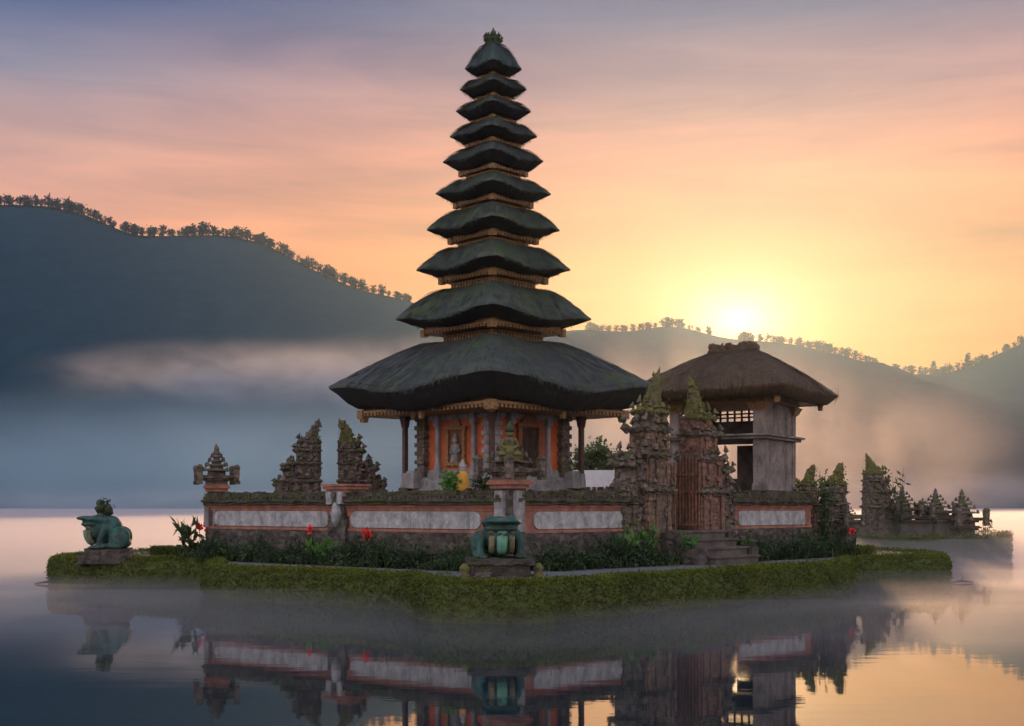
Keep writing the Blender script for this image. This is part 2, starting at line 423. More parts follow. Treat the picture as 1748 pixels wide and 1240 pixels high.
# forested slopes, with the blue of distant haze put into the base colour
hm, t, b = new_mat('haze_tinted_forest_slope'); co = t.new('ShaderNodeTexCoord').outputs['Object']
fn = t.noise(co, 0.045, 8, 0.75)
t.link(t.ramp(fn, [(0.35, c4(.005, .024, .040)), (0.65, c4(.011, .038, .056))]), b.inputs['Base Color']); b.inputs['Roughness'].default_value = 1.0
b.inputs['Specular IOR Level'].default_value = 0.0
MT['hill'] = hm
# lake water
wm, t, b = new_mat('lake_water'); co = t.new('ShaderNodeTexCoord').outputs['Object']
b.inputs['Base Color'].default_value = c4(.012, .022, .028); b.inputs['Roughness'].default_value = 0.025; b.inputs['IOR'].default_value = 1.75
bp = t.new('ShaderNodeBump'); bp.inputs['Strength'].default_value = 0.035; bp.inputs['Distance'].default_value = 0.03
rip = t.math('ADD', t.noise(t.scale(co, (1.0, 2.6, 1)), 1.1, 3, 0.5), t.math('MULTIPLY', t.noise(t.scale(co, (1, 3, 1)), 0.22, 2, 0.5), 2.0))
t.link(rip, bp.inputs['Height']); t.link(bp.outputs[0], b.inputs['Normal'])
MT['water'] = wm


def volume_mat(name, color, density, aniso):
    m = bpy.data.materials.new(name); m.use_nodes = True; t = NT(m.node_tree); t.n.clear()
    v = t.new('ShaderNodeVolumePrincipled'); v.inputs['Color'].default_value = color; v.inputs['Density'].default_value = density
    v.inputs['Anisotropy'].default_value = aniso
    o = t.new('ShaderNodeOutputMaterial'); t.link(v.outputs[0], o.inputs['Volume'])
    return m


# ------------------------------------------------------------------ setting: lake, hills, haze, mist
mb = MB(); mb.add([(-6000, -60, 0), (6000, -60, 0), (6000, 9000, 0), (-6000, 9000, 0)], [(0, 1, 2, 3)])
tag(mb.build('lake_water', MT['water']), kind='structure')


def ridge_fn(pts, dist):
    u = np.array([p[0] for p in pts], float); v = np.array([p[1] for p in pts], float)
    X = (u - 874) * dist / FPX; Z = CAM_Z + (HZ - v) * dist / FPX
    return X, Z


def build_hill(name, pts, dist, shore, back, rough=9.0, seed=0.0):
    X, Z = ridge_fn(pts, dist); xs = np.arange(X[0], X[-1], 9.0); zs = np.interp(xs, X, Z)
    ker = np.ones(5) / 5; zs = np.convolve(np.pad(zs, 2, mode='edge'), ker, mode='valid')
    rows = np.concatenate([np.linspace(0, 1, 46), np.linspace(1.04, 1.5, 8)])
    vs = []; nx = len(xs)
    for tt in rows:
        y = shore + (dist - shore) * tt if tt <= 1 else dist + back * (tt - 1) * 2
        for x, z in zip(xs, zs):
            f = (tt ** 1.15) if tt <= 1 else 1 - 0.8 * (tt - 1) * 2
            h = z * f
            env = math.sin(math.pi * min(tt, 1.0)) if tt <= 1 else 0.0
            h += env * (mnoise.fractal(Vector((x * 0.006 + seed, y * 0.004, 0)), 1.0, 2.0, 4) * 26)
            h += (0.3 if tt == 1 else 1) * mnoise.noise(Vector((x * 0.07, y * 0.05, seed))) * rough * 0.25
            vs.append((x, y, h if tt > 0 else -2.0))
    fs = [(r * nx + i, r * nx + i + 1, (r + 1) * nx + i + 1, (r + 1) * nx + i) for r in range(len(rows) - 1) for i in range(nx - 1)]
    m = MB(); m.add(vs, fs, True); o = m.build(name, MT['hill']); tag(o, kind='structure')
    return lambda u: (((u - 874) * dist / FPX), dist, float(np.interp((u - 874) * dist / FPX, xs, zs)))


RL = [(-700, 380), (-300, 330), (-100, 345), (0, 350), (60, 350), (130, 360), (190, 386), (215, 400), (250, 404), (300, 403), (380, 401),
      (450, 414), (500, 442), (560, 474), (620, 497), (700, 514), (780, 545), (870, 610), (950, 690), (1060, 800), (1150, 872)]
RR = [(480, 872), (560, 740), (650, 640), (760, 590), (900, 575), (980, 563), (1010, 564), (1070, 567), (1140, 556), (1180, 562), (1230, 577),
      (1300, 583), (1345, 586), (1400, 598), (1450, 610), (1500, 627), (1545, 639), (1600, 640), (1650, 630), (1700, 606), (1748, 585), (1850, 545), (2100, 500), (2500, 520)]
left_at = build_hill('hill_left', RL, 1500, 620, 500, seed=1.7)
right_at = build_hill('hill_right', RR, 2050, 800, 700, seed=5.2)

# air
m = MB(); m.bz(-2600, 2600, -30, 2700, -1.0, 470)
HAZE = m.build('haze', volume_mat('haze_air', c4(.55, .80, 1.0), 0.00008, 0.74)); tag(HAZE, kind='stuff')


def mist_sheet(name, xs, ys, top_fn, mat, bottom=-0.25):
    nx, ny = len(xs), len(ys); vs = []; fs = []
    for y in ys:
        for x in xs: vs.append((x, y, top_fn(x, y)))
    for y in ys:
        for x in xs: vs.append((x, y, bottom))
    N = nx * ny; q = lambda j, i: j * nx + i
    for j in range(ny - 1):
        for i in range(nx - 1):
            fs.append((q(j, i), q(j, i + 1), q(j + 1, i + 1), q(j + 1, i)))
            fs.append((N + q(j, i), N + q(j + 1, i), N + q(j + 1, i + 1), N + q(j, i + 1)))
    for i in range(nx - 1):
        fs.append((q(0, i + 1), q(0, i), N + q(0, i), N + q(0, i + 1)))
        fs.append((q(ny - 1, i), q(ny - 1, i + 1), N + q(ny - 1, i + 1), N + q(ny - 1, i)))
    for j in range(ny - 1):
        fs.append((q(j, 0), q(j + 1, 0), N + q(j + 1, 0), N + q(j, 0)))
        fs.append((q(j + 1, nx - 1), q(j, nx - 1), N + q(j, nx - 1), N + q(j + 1, nx - 1)))
    m = MB(); m.add(vs, fs, True); o = m.build(name, mat); tag(o, kind='stuff'); return o


def near_top(x, y):
    n = mnoise.fractal(Vector((x * 0.16, y * 0.22, 0.3)), 1.0, 2.0, 3)
    h = float(smoothstep(15, 29, y)) * (0.36 + 0.16 * n) + float(smoothstep(40, 75, y)) * 0.55 + float(smoothstep(75, 300, y)) * 0.5 + float(smoothstep(46, 58, y) * smoothstep(8, 18, x) * (1 - smoothstep(80, 140, y))) * (.75 + .5 * n)
    return max(h, 0.004)


ys = list(np.linspace(14, 60, 70)) + list(np.linspace(62, 120, 20)) + list(np.linspace(130, 640, 20))
xs = [-420, -260, -160, -100, -70] + list(np.linspace(-50, 50, 90)) + [70, 100, 160, 260, 420]
mist_sheet('lake_mist', xs, ys, near_top, volume_mat('lake_mist_air', c4(1.0, .95, .94), 0.058, 0.6))


def soft_mist(name, density, aniso, nscale, color=(1, .97, .97, 1), lo=.36, hi=.64):
    """mist that thins towards the edge of its own body and is broken by noise"""
    m = bpy.data.materials.new(name); m.use_nodes = True; t = NT(m.node_tree); t.n.clear()
    co = t.new('ShaderNodeTexCoord').outputs['Object']
    fall = t.smooth(t.vmath('LENGTH', co), 1.0, 0.15)
    n_ = t.noise(t.scale(co, nscale), 1.0, 4, 0.6, 0.4)
    d = t.math('MULTIPLY', t.math('MULTIPLY', fall, t.smooth(n_, lo, hi)), density)
    v = t.new('ShaderNodeVolumePrincipled'); v.inputs['Color'].default_value = color; t.link(d, v.inputs['Density']); v.inputs['Anisotropy'].default_value = aniso
    o = t.new('ShaderNodeOutputMaterial'); t.link(v.outputs[0], o.inputs['Volume']); return m


def mist_body(u, v, d, w, h, dep, mat):
    p = px(u, v, d); m = MB(); m.ell((0, 0, 0), (1, 1, 1), seg=24, rings=14); o = m.build('mist_bank', mat); tag(o, kind='stuff')
    o.location = p; o.scale = (w * d / FPX, dep, h * d / FPX)


mistA = soft_mist('mist_bank_air', 0.013, 0.5, (4, 2, 1.3), lo=.26, hi=.74); mistB = soft_mist('shore_mist_air', 0.012, 0.45, (3, 2, 1.2), (.74, .94, .98, 1), lo=.1, hi=.7); mistE = soft_mist('blue_mist_air', 0.0060, 0.35, (3, 2, 1.2), (.66, .92, .98, 1), lo=.2, hi=.7); mistD = soft_mist('far_shore_mist_air', 0.010, 0.6, (6, 2, 1.2), (1, .95, .94, 1)); mistC = soft_mist('sunlit_mist_air', 0.013, 0.64, (3, 2, 1.2), (1, .90, .86, 1))
mist_body(420, 640, 560, 420, 66, 70, mistA)
mist_body(700, 650, 590, 330, 90, 70, mistA)
mist_body(300, 800, 560, 1000, 170, 90, mistB)
mist_body(600, 790, 200, 780, 190, 38, mistE)
mist_body(250, 856, 480, 1000, 34, 70, mistD)
mist_body(1500, 850, 480, 800, 62, 70, mistD)
mist_body(1380, 800, 190, 470, 220, 36, mistC)
mist_body(1130, 700, 230, 420, 170, 40, mistC)

# ------------------------------------------------------------------ island
ISL = [(-14.5, 38.6), (-14.1, 37.3), (-9.6, 36.9), (-8.8, 36.2), (-8.3, 32.6), (-7.6, 31.9), (-4.6, 29.9), (-2.9, 28.6), (-2.3, 28.0), (-2.1, 26.4), (-1.6, 25.5), (-0.3, 25.0), (0.7, 25.3), (3.8, 28.8), (8.6, 33.4),
       (9.6, 34.6), (10.2, 37.0), (11.0, 37.9), (13.3, 38.5), (14.3, 39.6), (14.5, 44.0), (12.5, 49.0), (8.0, 53.0), (0.5, 55.5), (-7, 53), (-11.5, 48), (-14.2, 43)]
TOPZ = 0.80


def chaikin(p, n=2):
    for _ in range(n):
        q_ = []
        for i in range(len(p)):
            a, b_ = Vector(p[i]), Vector(p[(i + 1) % len(p)])
            q_ += [tuple(a.lerp(b_, 0.25)), tuple(a.lerp(b_, 0.75))]
        p = q_
    return p


def outline_offset(p, d):
    """inward offset of a ccw polygon"""
    n = len(p); o = []
    for i in range(n):
        a = Vector(p[i - 1]); c = Vector(p[(i + 1) % n]); tt = (c - a).normalized()
        o.append((p[i][0] - tt.y * d, p[i][1] + tt.x * d))
    return o


isl = chaikin(ISL)
m = MB(); m.prism(outline_offset(isl, 0.18), -0.8, TOPZ - 0.06); tag(m.build('island_ground', MT['ground']), kind='structure')

# clipped hedge round the shore: a rounded bank under many small leaves
inner = outline_offset(isl, 0.75); n = len(isl); vs = []; fs = []
prof = [(0.05, -0.15), (0.0, 0.2), (0.02, 0.55), (0.08, 0.76), (0.22, 0.85), (0.45, 0.84), (0.62, 0.70)]
for i in range(n):
    a = Vector(isl[i]); b_ = Vector(inner[i])
    for r_, z_ in prof:
        q_ = a.lerp(b_, r_ / 0.75); k_ = mnoise.noise(Vector((q_.x * 0.9, q_.y * 0.9, z_ * 2))) * 0.05
        vs.append((q_.x + k_, q_.y + k_, z_ + k_))
np_ = len(prof)
for i in range(n):
    for j in range(np_ - 1):
        fs.append((i * np_ + j, ((i + 1) % n) * np_ + j, ((i + 1) % n) * np_ + j + 1, i * np_ + j + 1))
hedge = thing('shore_hedge', (0, 0, 0), 0, 'long low clipped green hedge running round the edge of the temple island', 'hedge')
m = MB(); m.add(vs, fs, True); m.build('hedge_bank', MT['ground'], hedge)
V = np.array(vs).reshape(n, np_, 3); P = []
seglen = np.linalg.norm(V[:, 3] - np.roll(V[:, 3], -1, 0), axis=1); mid_y = V[:, 3, 1]
wgt = seglen * np.where(mid_y < 42, 1.0, 0.25); wgt /= wgt.sum(); NL = 95000
ii = rng.choice(n, NL, p=wgt); tt = rng.random(NL)[:, None]; jj = rng.choice(np_ - 1, NL, p=[.17, .22, .18, .15, .20, .08]); ss = rng.random(NL)[:, None]
A = V[ii, jj] * (1 - ss) + V[ii, jj + 1] * ss; B = V[(ii + 1) % n, jj] * (1 - ss) + V[(ii + 1) % n, jj + 1] * ss
C = A * (1 - tt) + B * tt
C = C[C[:, 2] > 0.0] + rng.normal(0, 0.022, (int((C[:, 2] > 0.0).sum()), 3))
quads_obj('hedge_leaves', leaf_quads(C, 0.085, up=0.35, aspect=2.2), MT['hedge'], hedge)
GF = 30000; ii = rng.choice(n, GF, p=wgt); tt = rng.random(GF)[:, None]; jj = rng.choice([3, 4], GF, p=[.6, .4]); ss = rng.random(GF)[:, None]
A = V[ii, jj] * (1 - ss) + V[ii, jj + 1] * ss; B = V[(ii + 1) % n, jj] * (1 - ss) + V[(ii + 1) % n, jj + 1] * ss
C = A * (1 - tt) + B * tt - np.array([0, 0, .03])
quads_obj('hedge_lit_top_grass', blade_quads(C, np.full(GF, .11), np.full(GF, .028), np.full(GF, .5)), MT['turf'], hedge)  # grass fringe, its pale colour standing in for light along the top
# inner low hedge strips and grass
def strip_leaves(path, w, h, count, size):
    path = [Vector(p) for p in path]; Cc = []
    L = [(path[i + 1] - path[i]).length for i in range(len(path) - 1)]; tot = sum(L)
    for _ in range(count):
        s_ = random.random() * tot; i = 0
        while i < len(L) - 1 and s_ > L[i]: s_ -= L[i]; i += 1
        p = path[i].lerp(path[i + 1], s_ / L[i]); d = (path[i + 1] - path[i]).normalized()
        o_ = random.uniform(-w / 2, w / 2)
        Cc.append((p.x - d.y * o_, p.y + d.x * o_, TOPZ - .05 + random.random() ** 0.6 * h))
    return leaf_quads(np.array(Cc), size, up=0.5, aspect=2.2)

low = thing('border_hedge', (0, 0, 0), 0, 'second narrow low hedge behind the gravel path at the right end of the island', 'hedge')
quads_obj('hedge_leaves', strip_leaves([(9.2, 39.0), (10.4, 39.4), (11.7, 39.9)], 0.35, 0.36, 5000, 0.08), MT['hedge'], low)
low = thing('border_hedge', (0, 0, 0), 0, 'narrow low hedge between the profile frog statue and the left wall corner', 'hedge')
quads_obj('hedge_leaves', strip_leaves([(-11.6, 39.6), (-10.6, 39.3), (-9.6, 38.4)], 0.4, 0.36, 5000, 0.08), MT['hedge'], low)

# gravel path just inside the hedge
po = outline_offset(isl, 0.5)
m = MB(); m.add([(x, y, TOPZ) for x, y in po], [tuple(range(len(po)))]); tag(m.build('gravel_path', MT['path']), kind='structure')

# courtyard geometry
C0 = Vector((-0.06, 31.0)); CL = Vector((-9.3, 38.3)); CR = Vector((9.66, 40.5)); CB = Vector((0.42, 47.8))
ctr = (C0 + CL + CR + CB) / 4
ins = lambda p: tuple(p + (ctr - p).normalized() * 0.55)
m = MB(); m.prism([ins(C0), ins(CR), ins(CB), ins(CL)], TOPZ, 2.35); tag(m.build('courtyard_floor', MT['floor']), kind='structure')

WB, WP0, WP1, WC = TOPZ - 0.1, 1.72, 2.44, 2.80          # base, plinth top, plaster top, cap top (world z)


def panel_poly(x0, x1, z0, z1, r):
    pts = []; r = min(r, (z1 - z0) / 2 - .004)
    for cx, cz, a0 in ((x1 - r, z0 + r, -90), (x1 - r, z1 - r, 0), (x0 + r, z1 - r, 90), (x0 + r, z0 + r, 180)):
        for k_ in range(7):
            a = R(a0 + 90 * k_ / 6); pts.append((cx + r * math.cos(a), cz + r * math.sin(a)))
    return pts


def courtyard_wall(A, B, label, panels, rad=0.27, detail=True):
    """wall from A to B, outside on the right-hand side of A->B ... local x along, local -y outward"""
    d = B - A; L = d.length; rz = math.atan2(d.y, d.x)
    w = thing('courtyard_wall', (A.x, A.y, WB), rz, label, 'wall'); Z = lambda z: z - WB
    m = MB(); m.bz(0, L, -.27, .25, 0, Z(WP0)); m.bz(-.03, L + .03, -.34, .28, 0, .3)
    m.build('base_course', MT['darkstone'], w, weather=(0.35, 0.03, 2.5))
    m = MB(); m.bz(0.002, L - .002, -.205, .2, Z(WP0), Z(WP1)); m.bz(.004, L - .004, -.255, .22, Z(WP0), Z(WP0) + .07)
    m.bz(.006, L - .006, -.235, .215, Z(WP1) - .15, Z(WP1) - .07); m.bz(.008, L - .008, -.275, .235, Z(WP1) - .07, Z(WP1) + .002)
    m.build('plaster_face', MT['redplaster'], w)
    for (a, b_) in panels:
        m = MB(); poly = panel_poly(a, b_, Z(WP0) + .09, Z(WP1) - .17, rad); nn = len(poly)
        vs = [(x, -.203, z) for x, z in poly] + [(x, -.245, z) for x, z in poly]
        m.add(vs, [tuple(range(nn)), tuple(range(nn, 2 * nn))[::-1]] + [(i, nn + i, nn + (i + 1) % nn, (i + 1) % nn) for i in range(nn)])
        m.build('stone_panel', MT['panel'], w, bevel=0.012)
    m = MB(); m.bz(-.05, L + .05, -.36, .32, Z(WP1) + .004, Z(WP1) + .09); m.bz(-.06, L + .06, -.42, .38, Z(WP1) + .09, Z(WP1) + .17)
    m.bz(-.04, L + .04, -.36, .33, Z(WP1) + .17, Z(WP1) + .25); m.bz(-.03, L + .03, -.28, .26, Z(WP1) + .25, Z(WC))
    nb = int(L / 0.16)
    for i in range(nb):                                   # loose stones and tufts along the top course
        x = L * (i + .5) / nb
        m.box(x, random.uniform(-.3, .2), Z(WP1) + .25 + random.uniform(0, .1), random.uniform(.1, .2), random.uniform(.1, .2), random.uniform(.08, .16), rz=random.uniform(0, 1.5))
        m.box(x, -.36 + random.uniform(-.02, .02), Z(WP1) + .2, .12, .1, .09, rz=random.uniform(-.2, .2))
    m.build('coping', MT['capstone'], w, weather=(0.16, 0.035, 4.0))
    Cc = np.stack([rng.uniform(0, L, int(L * 90)), rng.uniform(-.4, .3, int(L * 90)), Z(WC) - .12 + rng.uniform(-.05, .12, int(L * 90))], 1)
    quads_obj('coping_moss', leaf_quads(Cc, 0.06, up=0.8), MT['hedge'], w)
    return w


dl = (CL - C0).normalized(); dr = (CR - C0).normalized()
LW, RW = (CL - C0).length, (CR - C0).length
courtyard_wall(CL, C0, 'long left front wall of red plaster with two grey stone panels and mossy coping', [(0.35, LW / 2 - .42), (LW / 2 + .42, LW - .75)])
g0 = 0.385 * RW; g1 = 0.665 * RW
courtyard_wall(C0, C0 + dr * g0, 'short red plaster wall between the front corner pillar and the tall split gate, one rounded panel', [(0.62, g0 - .25)])
courtyard_wall(C0 + dr * g1, CR, 'red plaster wall below the two storey pavilion with one squared grey panel', [(0.5, RW - g1 - .4)], rad=0.06)
courtyard_wall(CB, CL, 'rear left courtyard wall mostly hidden behind the long front wall', [])
courtyard_wall(CR, CB, 'rear right courtyard wall running behind the pagoda', [])


# ------------------------------------------------------------------ carved masonry
def ear(m, x, y, z, dx, dy, h, w=0.09):
    """flame-like upturned antefix"""
    h *= random.uniform(.65, 1.1); w *= random.uniform(.85, 1.35); z -= .03; dx += random.uniform(-.25, .25); dy += random.uniform(-.25, .25)
    pts = [(x, y, z), (x + dx * .35 * h, y + dy * .35 * h, z + h * .25), (x + dx * .45 * h, y + dy * .45 * h, z + h * .6), (x + dx * .25 * h, y + dy * .25 * h, z + h)]
    m.tube(pts, [w, w * 1.05, w * .8, w * .15], 6, smooth=False)


def carved_crown(m, z, s=1.0, ears=True):
    """stepped mossy shrine crown: wide slab carrying upright scroll ears at its corners, slim stepped spire"""
    m.box(0, 0, z + .06 * s, .62 * s, .62 * s, .12 * s); m.box(0, 0, z + .15 * s, .80 * s, .80 * s, .07 * s)
    m.box(0, 0, z + .23 * s, 1.0 * s, 1.0 * s, .10 * s, tx=1.08)
    for a in range(4):
        cx, sx = (1 if a in (0, 1) else -1), (1 if a in (0, 3) else -1)
        m.box(cx * .56 * s, sx * .56 * s, z + .30 * s, .15 * s, .15 * s, .46 * s, tx=1.15)
        m.box(cx * .57 * s, sx * .57 * s, z + .56 * s, .21 * s, .21 * s, .09 * s, tx=.5)
        m.box(cx * .575 * s, sx * .575 * s, z + .05 * s, .17 * s, .17 * s, .10 * s)
    for q_, (hw, zz, hh) in enumerate(((.52, .35, .16), (.74, .455, .06), (.40, .53, .11), (.58, .61, .055), (.28, .68, .10), (.42, .75, .05), (.18, .82, .10), (.28, .885, .045))):
        m.box(0, 0, z + zz * s, hw * s, hw * s, hh * s, tx=.92 if q_ % 2 == 0 else .8)
        if q_ % 2 == 0: continue
        for a in range(4):
            cx, sx = (1 if a in (0, 1) else -1), (1 if a in (0, 3) else -1)
            m.box(cx * hw * .5 * s, sx * hw * .5 * s, z + (zz + .03) * s, .09 * s, .09 * s, .13 * s, tx=.4)
    m.lathe([(.10 * s, z + .92 * s), (.13 * s, z + 1.00 * s), (.07 * s, z + 1.07 * s), (.09 * s, z + 1.12 * s), (.015 * s, z + 1.27 * s)], 8)


def pillar(loc, rz, base_h, label, s=1.0, shaft=0.52, mat='carved', bandmat='redplaster', shield=True):
    """wall pillar: shaft, red stepped neck, carved crown"""
    o = thing('stone_pillar', loc, rz, label, 'pillar', None)
    m = MB(); m.bz(-shaft * .62, shaft * .62, -shaft * .62, shaft * .62, 0, base_h * .36); m.bz(-shaft / 2, shaft / 2, -shaft / 2, shaft / 2, base_h * .36, base_h)
    m.build('shaft', MT['darkstone'], o, weather=(.2, .03, 3))
    if shield:
        m = MB()
        for sgx, sgy in ((0, -1), (1, 0), (-1, 0)):
            cx, cy_ = sgx * (shaft / 2 + .05), sgy * (shaft / 2 + .05)
            m.box(cx, cy_, base_h * .72, .16 if sgx else shaft * .55, shaft * .55 if sgx else .16, base_h * .5, tx=.9)
        m.build('carved_face', MT['greystone'], o, weather=(.12, .02, 6))
    m = MB(); m.box(0, 0, base_h + .05, shaft * 1.25, shaft * 1.25, .1); m.box(0, 0, base_h + .14, shaft * 1.5, shaft * 1.5, .08); m.box(0, 0, base_h + .2, shaft * 1.35, shaft * 1.35, .05)
    m.build('stepped_neck', MT[bandmat], o)
    m = MB(); carved_crown(m, base_h + .23, s); m.build('crown', MT[mat], o, weather=(.08, .018, 7))
    return o


ang_c = math.atan2(1, 1)
pillar((C0.x, C0.y, TOPZ), R(0) + R(45) * 0 + math.atan2(dr.y, dr.x), 2.05, 'front corner wall pillar with grey shaft and dark carved crown behind the front frog', 1.0, 0.56)
pillar((CL.x + .1, CL.y, TOPZ), 0.35, 2.06, 'left end wall pillar with mossy pagoda shaped crown and upright corner horns', 0.98, 0.5, mat='carved')
midp = C0.lerp(CL, 0.5)
o = thing('stone_pillar', (midp.x, midp.y, TOPZ), math.atan2(-dl.y, -dl.x), 'wall pillar with pale carved shield midway along the left front wall', 'pillar')
m = MB(); m.bz(-.34, .34, -.36, .36, 0, 1.35); m.bz(-.26, .26, -.30, .3, 1.35, 1.98); m.build('shaft', MT['darkstone'], o, weather=(.15, .05, 4))
m = MB(); m.lathe([(.03, 1.02), (.13, 1.18), (.17, 1.4), (.13, 1.62), (.05, 1.78)], 8, 0, -.36); m.box(-.2, -.4, 1.84, .2, .16, .34, tx=1.1); m.box(.2, -.38, 1.84, .2, .16, .34, tx=1.1)
m.build('carved_shield', MT['panel'], o, weather=(.08, .015, 7))
m = MB(); m.box(0, 0, 2.03, .86, .7, .1); m.box(0, 0, 2.12, 1.02, .82, .08); m.box(0, 0, 2.2, 1.12, .9, .06); m.build('stepped_neck', MT['redplaster'], o)


def gate_half(loc, rz, side, H, w, t, label, group, mats=('carved', 'brick', 'mossy'), steps=1.0, wing=True, seed=1):
    """one half of a split gate: flat inner face at x = 0, mass stepping down outward along side * x"""
    rs = random.Random(seed)
    o = thing('split_gate_half', loc, rz, label, 'gate tower', group)
    X = lambda a: side * a
    lv = [(0.00, .11, 1.08, 1.08), (.11, .36, .88, .94), (.40, .545, .80, .84), (.58, .68, .68, .72), (.71, .77, .54, .58)]
    m = MB(); cs = []
    for i, (a, b_, kw, kd) in enumerate(lv):
        W_, D_ = w * kw, t * kd
        m.bz(X(0.001 * i), X(W_), -D_ / 2, D_ / 2, a * H - (.02 if i else 0), b_ * H)
        c = MB(); cs.append(c)
        if i:
            for sy in (-1, 1):                            # raised frames, carved blocks front and back
                m.bz(X(W_ * .06), X(W_ * .20), sy * D_ / 2, sy * (D_ / 2 + .05), a * H, b_ * H - .01)
                m.bz(X(W_ * .80), X(W_ * .94), sy * D_ / 2, sy * (D_ / 2 + .06), a * H, b_ * H - .012)
                m.bz(X(W_ * .36), X(W_ * .64), sy * (D_ / 2 - .02), sy * (D_ / 2 + .05), a * H + .03, b_ * H - .05)
                for _ in range(9):
                    m.box(X(rs.uniform(.1, .98) * W_), sy * (D_ / 2 + .02), rs.uniform(a + .02, b_) * H, rs.uniform(.08, .2), .13, rs.uniform(.06, .16), rz=rs.uniform(-.2, .2), tx=.75)
            for _ in range(16):
                m.box(X(-.005), rs.uniform(-.46, .46) * D_, rs.uniform(a + .02, b_) * H, .07, rs.uniform(.08, .22), rs.uniform(.05, .14), tx=.8)
            for _ in range(7):
                m.box(X(W_ + .02), rs.uniform(-.5, .5) * D_, rs.uniform(a, b_) * H, .16, .14, rs.uniform(.08, .18), rz=rs.uniform(-.3, .3), tx=.7)
        zc = b_ * H; ov = .06 + .09 * (1 - i / 7)
        nx_ = lv[i + 1][0] * H if i + 1 < len(lv) else zc + .03 * H
        hh = max(nx_ - zc, .09)
        for q_, (f0, f1, k_) in enumerate(((-.02, .36, .45), (.34, .72, 1.0), (.70, 1.02, .5))):
            if i == 0: k_ *= .5
            c.bz(X(-.002 * q_ - ov * k_ * (.6 if i else .2)), X(W_ + ov * k_), -D_ / 2 - ov * k_, D_ / 2 + ov * k_, zc + hh * f0, zc + hh * f1)
        if i:
            for sy in (-1, 1):
                hE = H * .062
                ear(c, X(W_ + ov * .4), sy * (D_ / 2 + ov * .2), zc + hh * .5, side * .7, sy * .2, hE * 1.5, .10 * steps)
                ear(c, X(W_ * .72), sy * (D_ / 2 + ov * .3), zc + hh * .5, side * .3, sy * .4, hE * 1.1, .08 * steps)
                ear(c, X(W_ * .42), sy * (D_ / 2 + ov * .4), zc + hh * .5, 0, sy * .5, hE, .08 * steps)
                ear(c, X(W_ * .12), sy * (D_ / 2 + ov * .4), zc + hh * .5, -side * .2, sy * .5, hE * .9, .06 * steps)
            ear(c, X(W_ + ov * .6), 0, zc + hh * .5, side * .8, 0, hE * 1.7, .11 * steps)
            for _ in range(3): c.box(X(W_ * rs.uniform(.3, 1.0)), rs.uniform(-.4, .4) * D_, zc + hh + .04, .2, .2, .16, tx=.6)
    m.build('tower_body', MT[mats[1]], o, weather=(.14, .022, 4.5))
    for i, c in enumerate(cs): c.build('cornice', MT[mats[0] if i < 4 else mats[2]], o, weather=(.12, .025, 5))
    # top flame: tall leaf of carved stone, upright on the passage side, sweeping down outward
    h = MB(); z0 = .775 * H; hT = H - z0; N = 9
    for q_ in range(N):
        f_ = q_ / (N - 1); zz = z0 + hT * f_; wid = w * .50 * (1 - f_) ** .85 + .02; lean = w * .05 * math.sin(f_ * math.pi)
        h.box(X(lean + wid / 2), 0, zz, wid, t * .46 * (1 - f_ * .8), hT / (N - 1) * 1.3, tx=.9)
        if 0 < q_ < N - 1:
            for _ in range(5):
                u_ = rs.uniform(.1, 1.05); h.box(X(lean + wid * u_), rs.uniform(-.24, .24) * t * (1 - f_), zz + rs.uniform(-.06, .06), rs.uniform(.08, .2), rs.uniform(.08, .2), rs.uniform(.08, .2), rz=rs.uniform(0, 1.5), tx=.6)
            if q_ % 2: ear(h, X(lean + wid * rs.uniform(.85, 1.0)), rs.uniform(-.1, .1) * t, zz - .06, side * .7, rs.uniform(-.4, .4), hT * rs.uniform(.14, .24), .07 * steps)
    h.tube([(X(w * .10), 0, H - hT * .22), (X(w * .07), 0, H - hT * .08), (X(w * .00), 0, H + .03 * H)], [w * .10, w * .06, .01], 7, smooth=False)
    h.build('flame_top', MT[mats[2]], o, weather=(.07, .035, 6))
    if wing:
        for q_, (x0, x1, hh, kd) in enumerate(((.86, 1.20, .50, .70), (1.18, 1.46, .34, .60))):
            f = MB()
            f.bz(X(w * x0), X(w * x1), -t * kd / 2, t * kd / 2, 0, hh * H)
            f.bz(X(w * x0 + .003), X(w * x1 + .07), -t * kd / 2 - .07, t * kd / 2 + .07, hh * H - .01, hh * H + .08); f.bz(X(w * x0 + .004), X(w * x1 - .02), -t * kd / 2, t * kd / 2, hh * H + .07, hh * H + .2)
            f.bz(X(w * x0), X(w * x1 + .05), -t * kd / 2 - .05, t * kd / 2 + .05, hh * H * .62, hh * H * .62 + .07)
            for sy in (-1, 0, 1):
                ear(f, X(w * x1 - .02), sy * t * kd / 2, hh * H + .03, side * .9, sy * .3, .08 * H, .095 * steps)
                ear(f, X(w * (x0 + x1) / 2), sy * t * kd / 2, hh * H + .06, side * .3, sy * .5, .06 * H, .08 * steps)
            f.box(X(w * (x0 + x1) / 2), 0, hh * H + .27, w * .2, t * kd * .5, .18, tx=.6)
            for _ in range(14):
                f.box(X(rs.uniform(x0, x1) * w), -t * kd / 2 - .01, rs.uniform(.06, hh) * H, rs.uniform(.08, .2), .13, rs.uniform(.08, .2), rz=rs.uniform(-.3, .3), tx=.7)
            for _ in range(6):
                f.box(X(x1 * w), rs.uniform(-.5, .5) * t * kd, rs.uniform(.06, hh) * H, .13, .14, rs.uniform(.08, .2), rz=rs.uniform(-.3, .3), tx=.7)
            f.build('flank', MT[mats[0]], o, weather=(.12, .03, 5))
    Cc = np.stack([X(rng.uniform(0, w * 1.0, 900)), rng.uniform(-t * .5, t * .5, 900), rng.uniform(.5, .99, 900) * H], 1)
    keep = np.abs(Cc[:, 0]) < w * (1.42 - 1.36 * Cc[:, 2] / H)
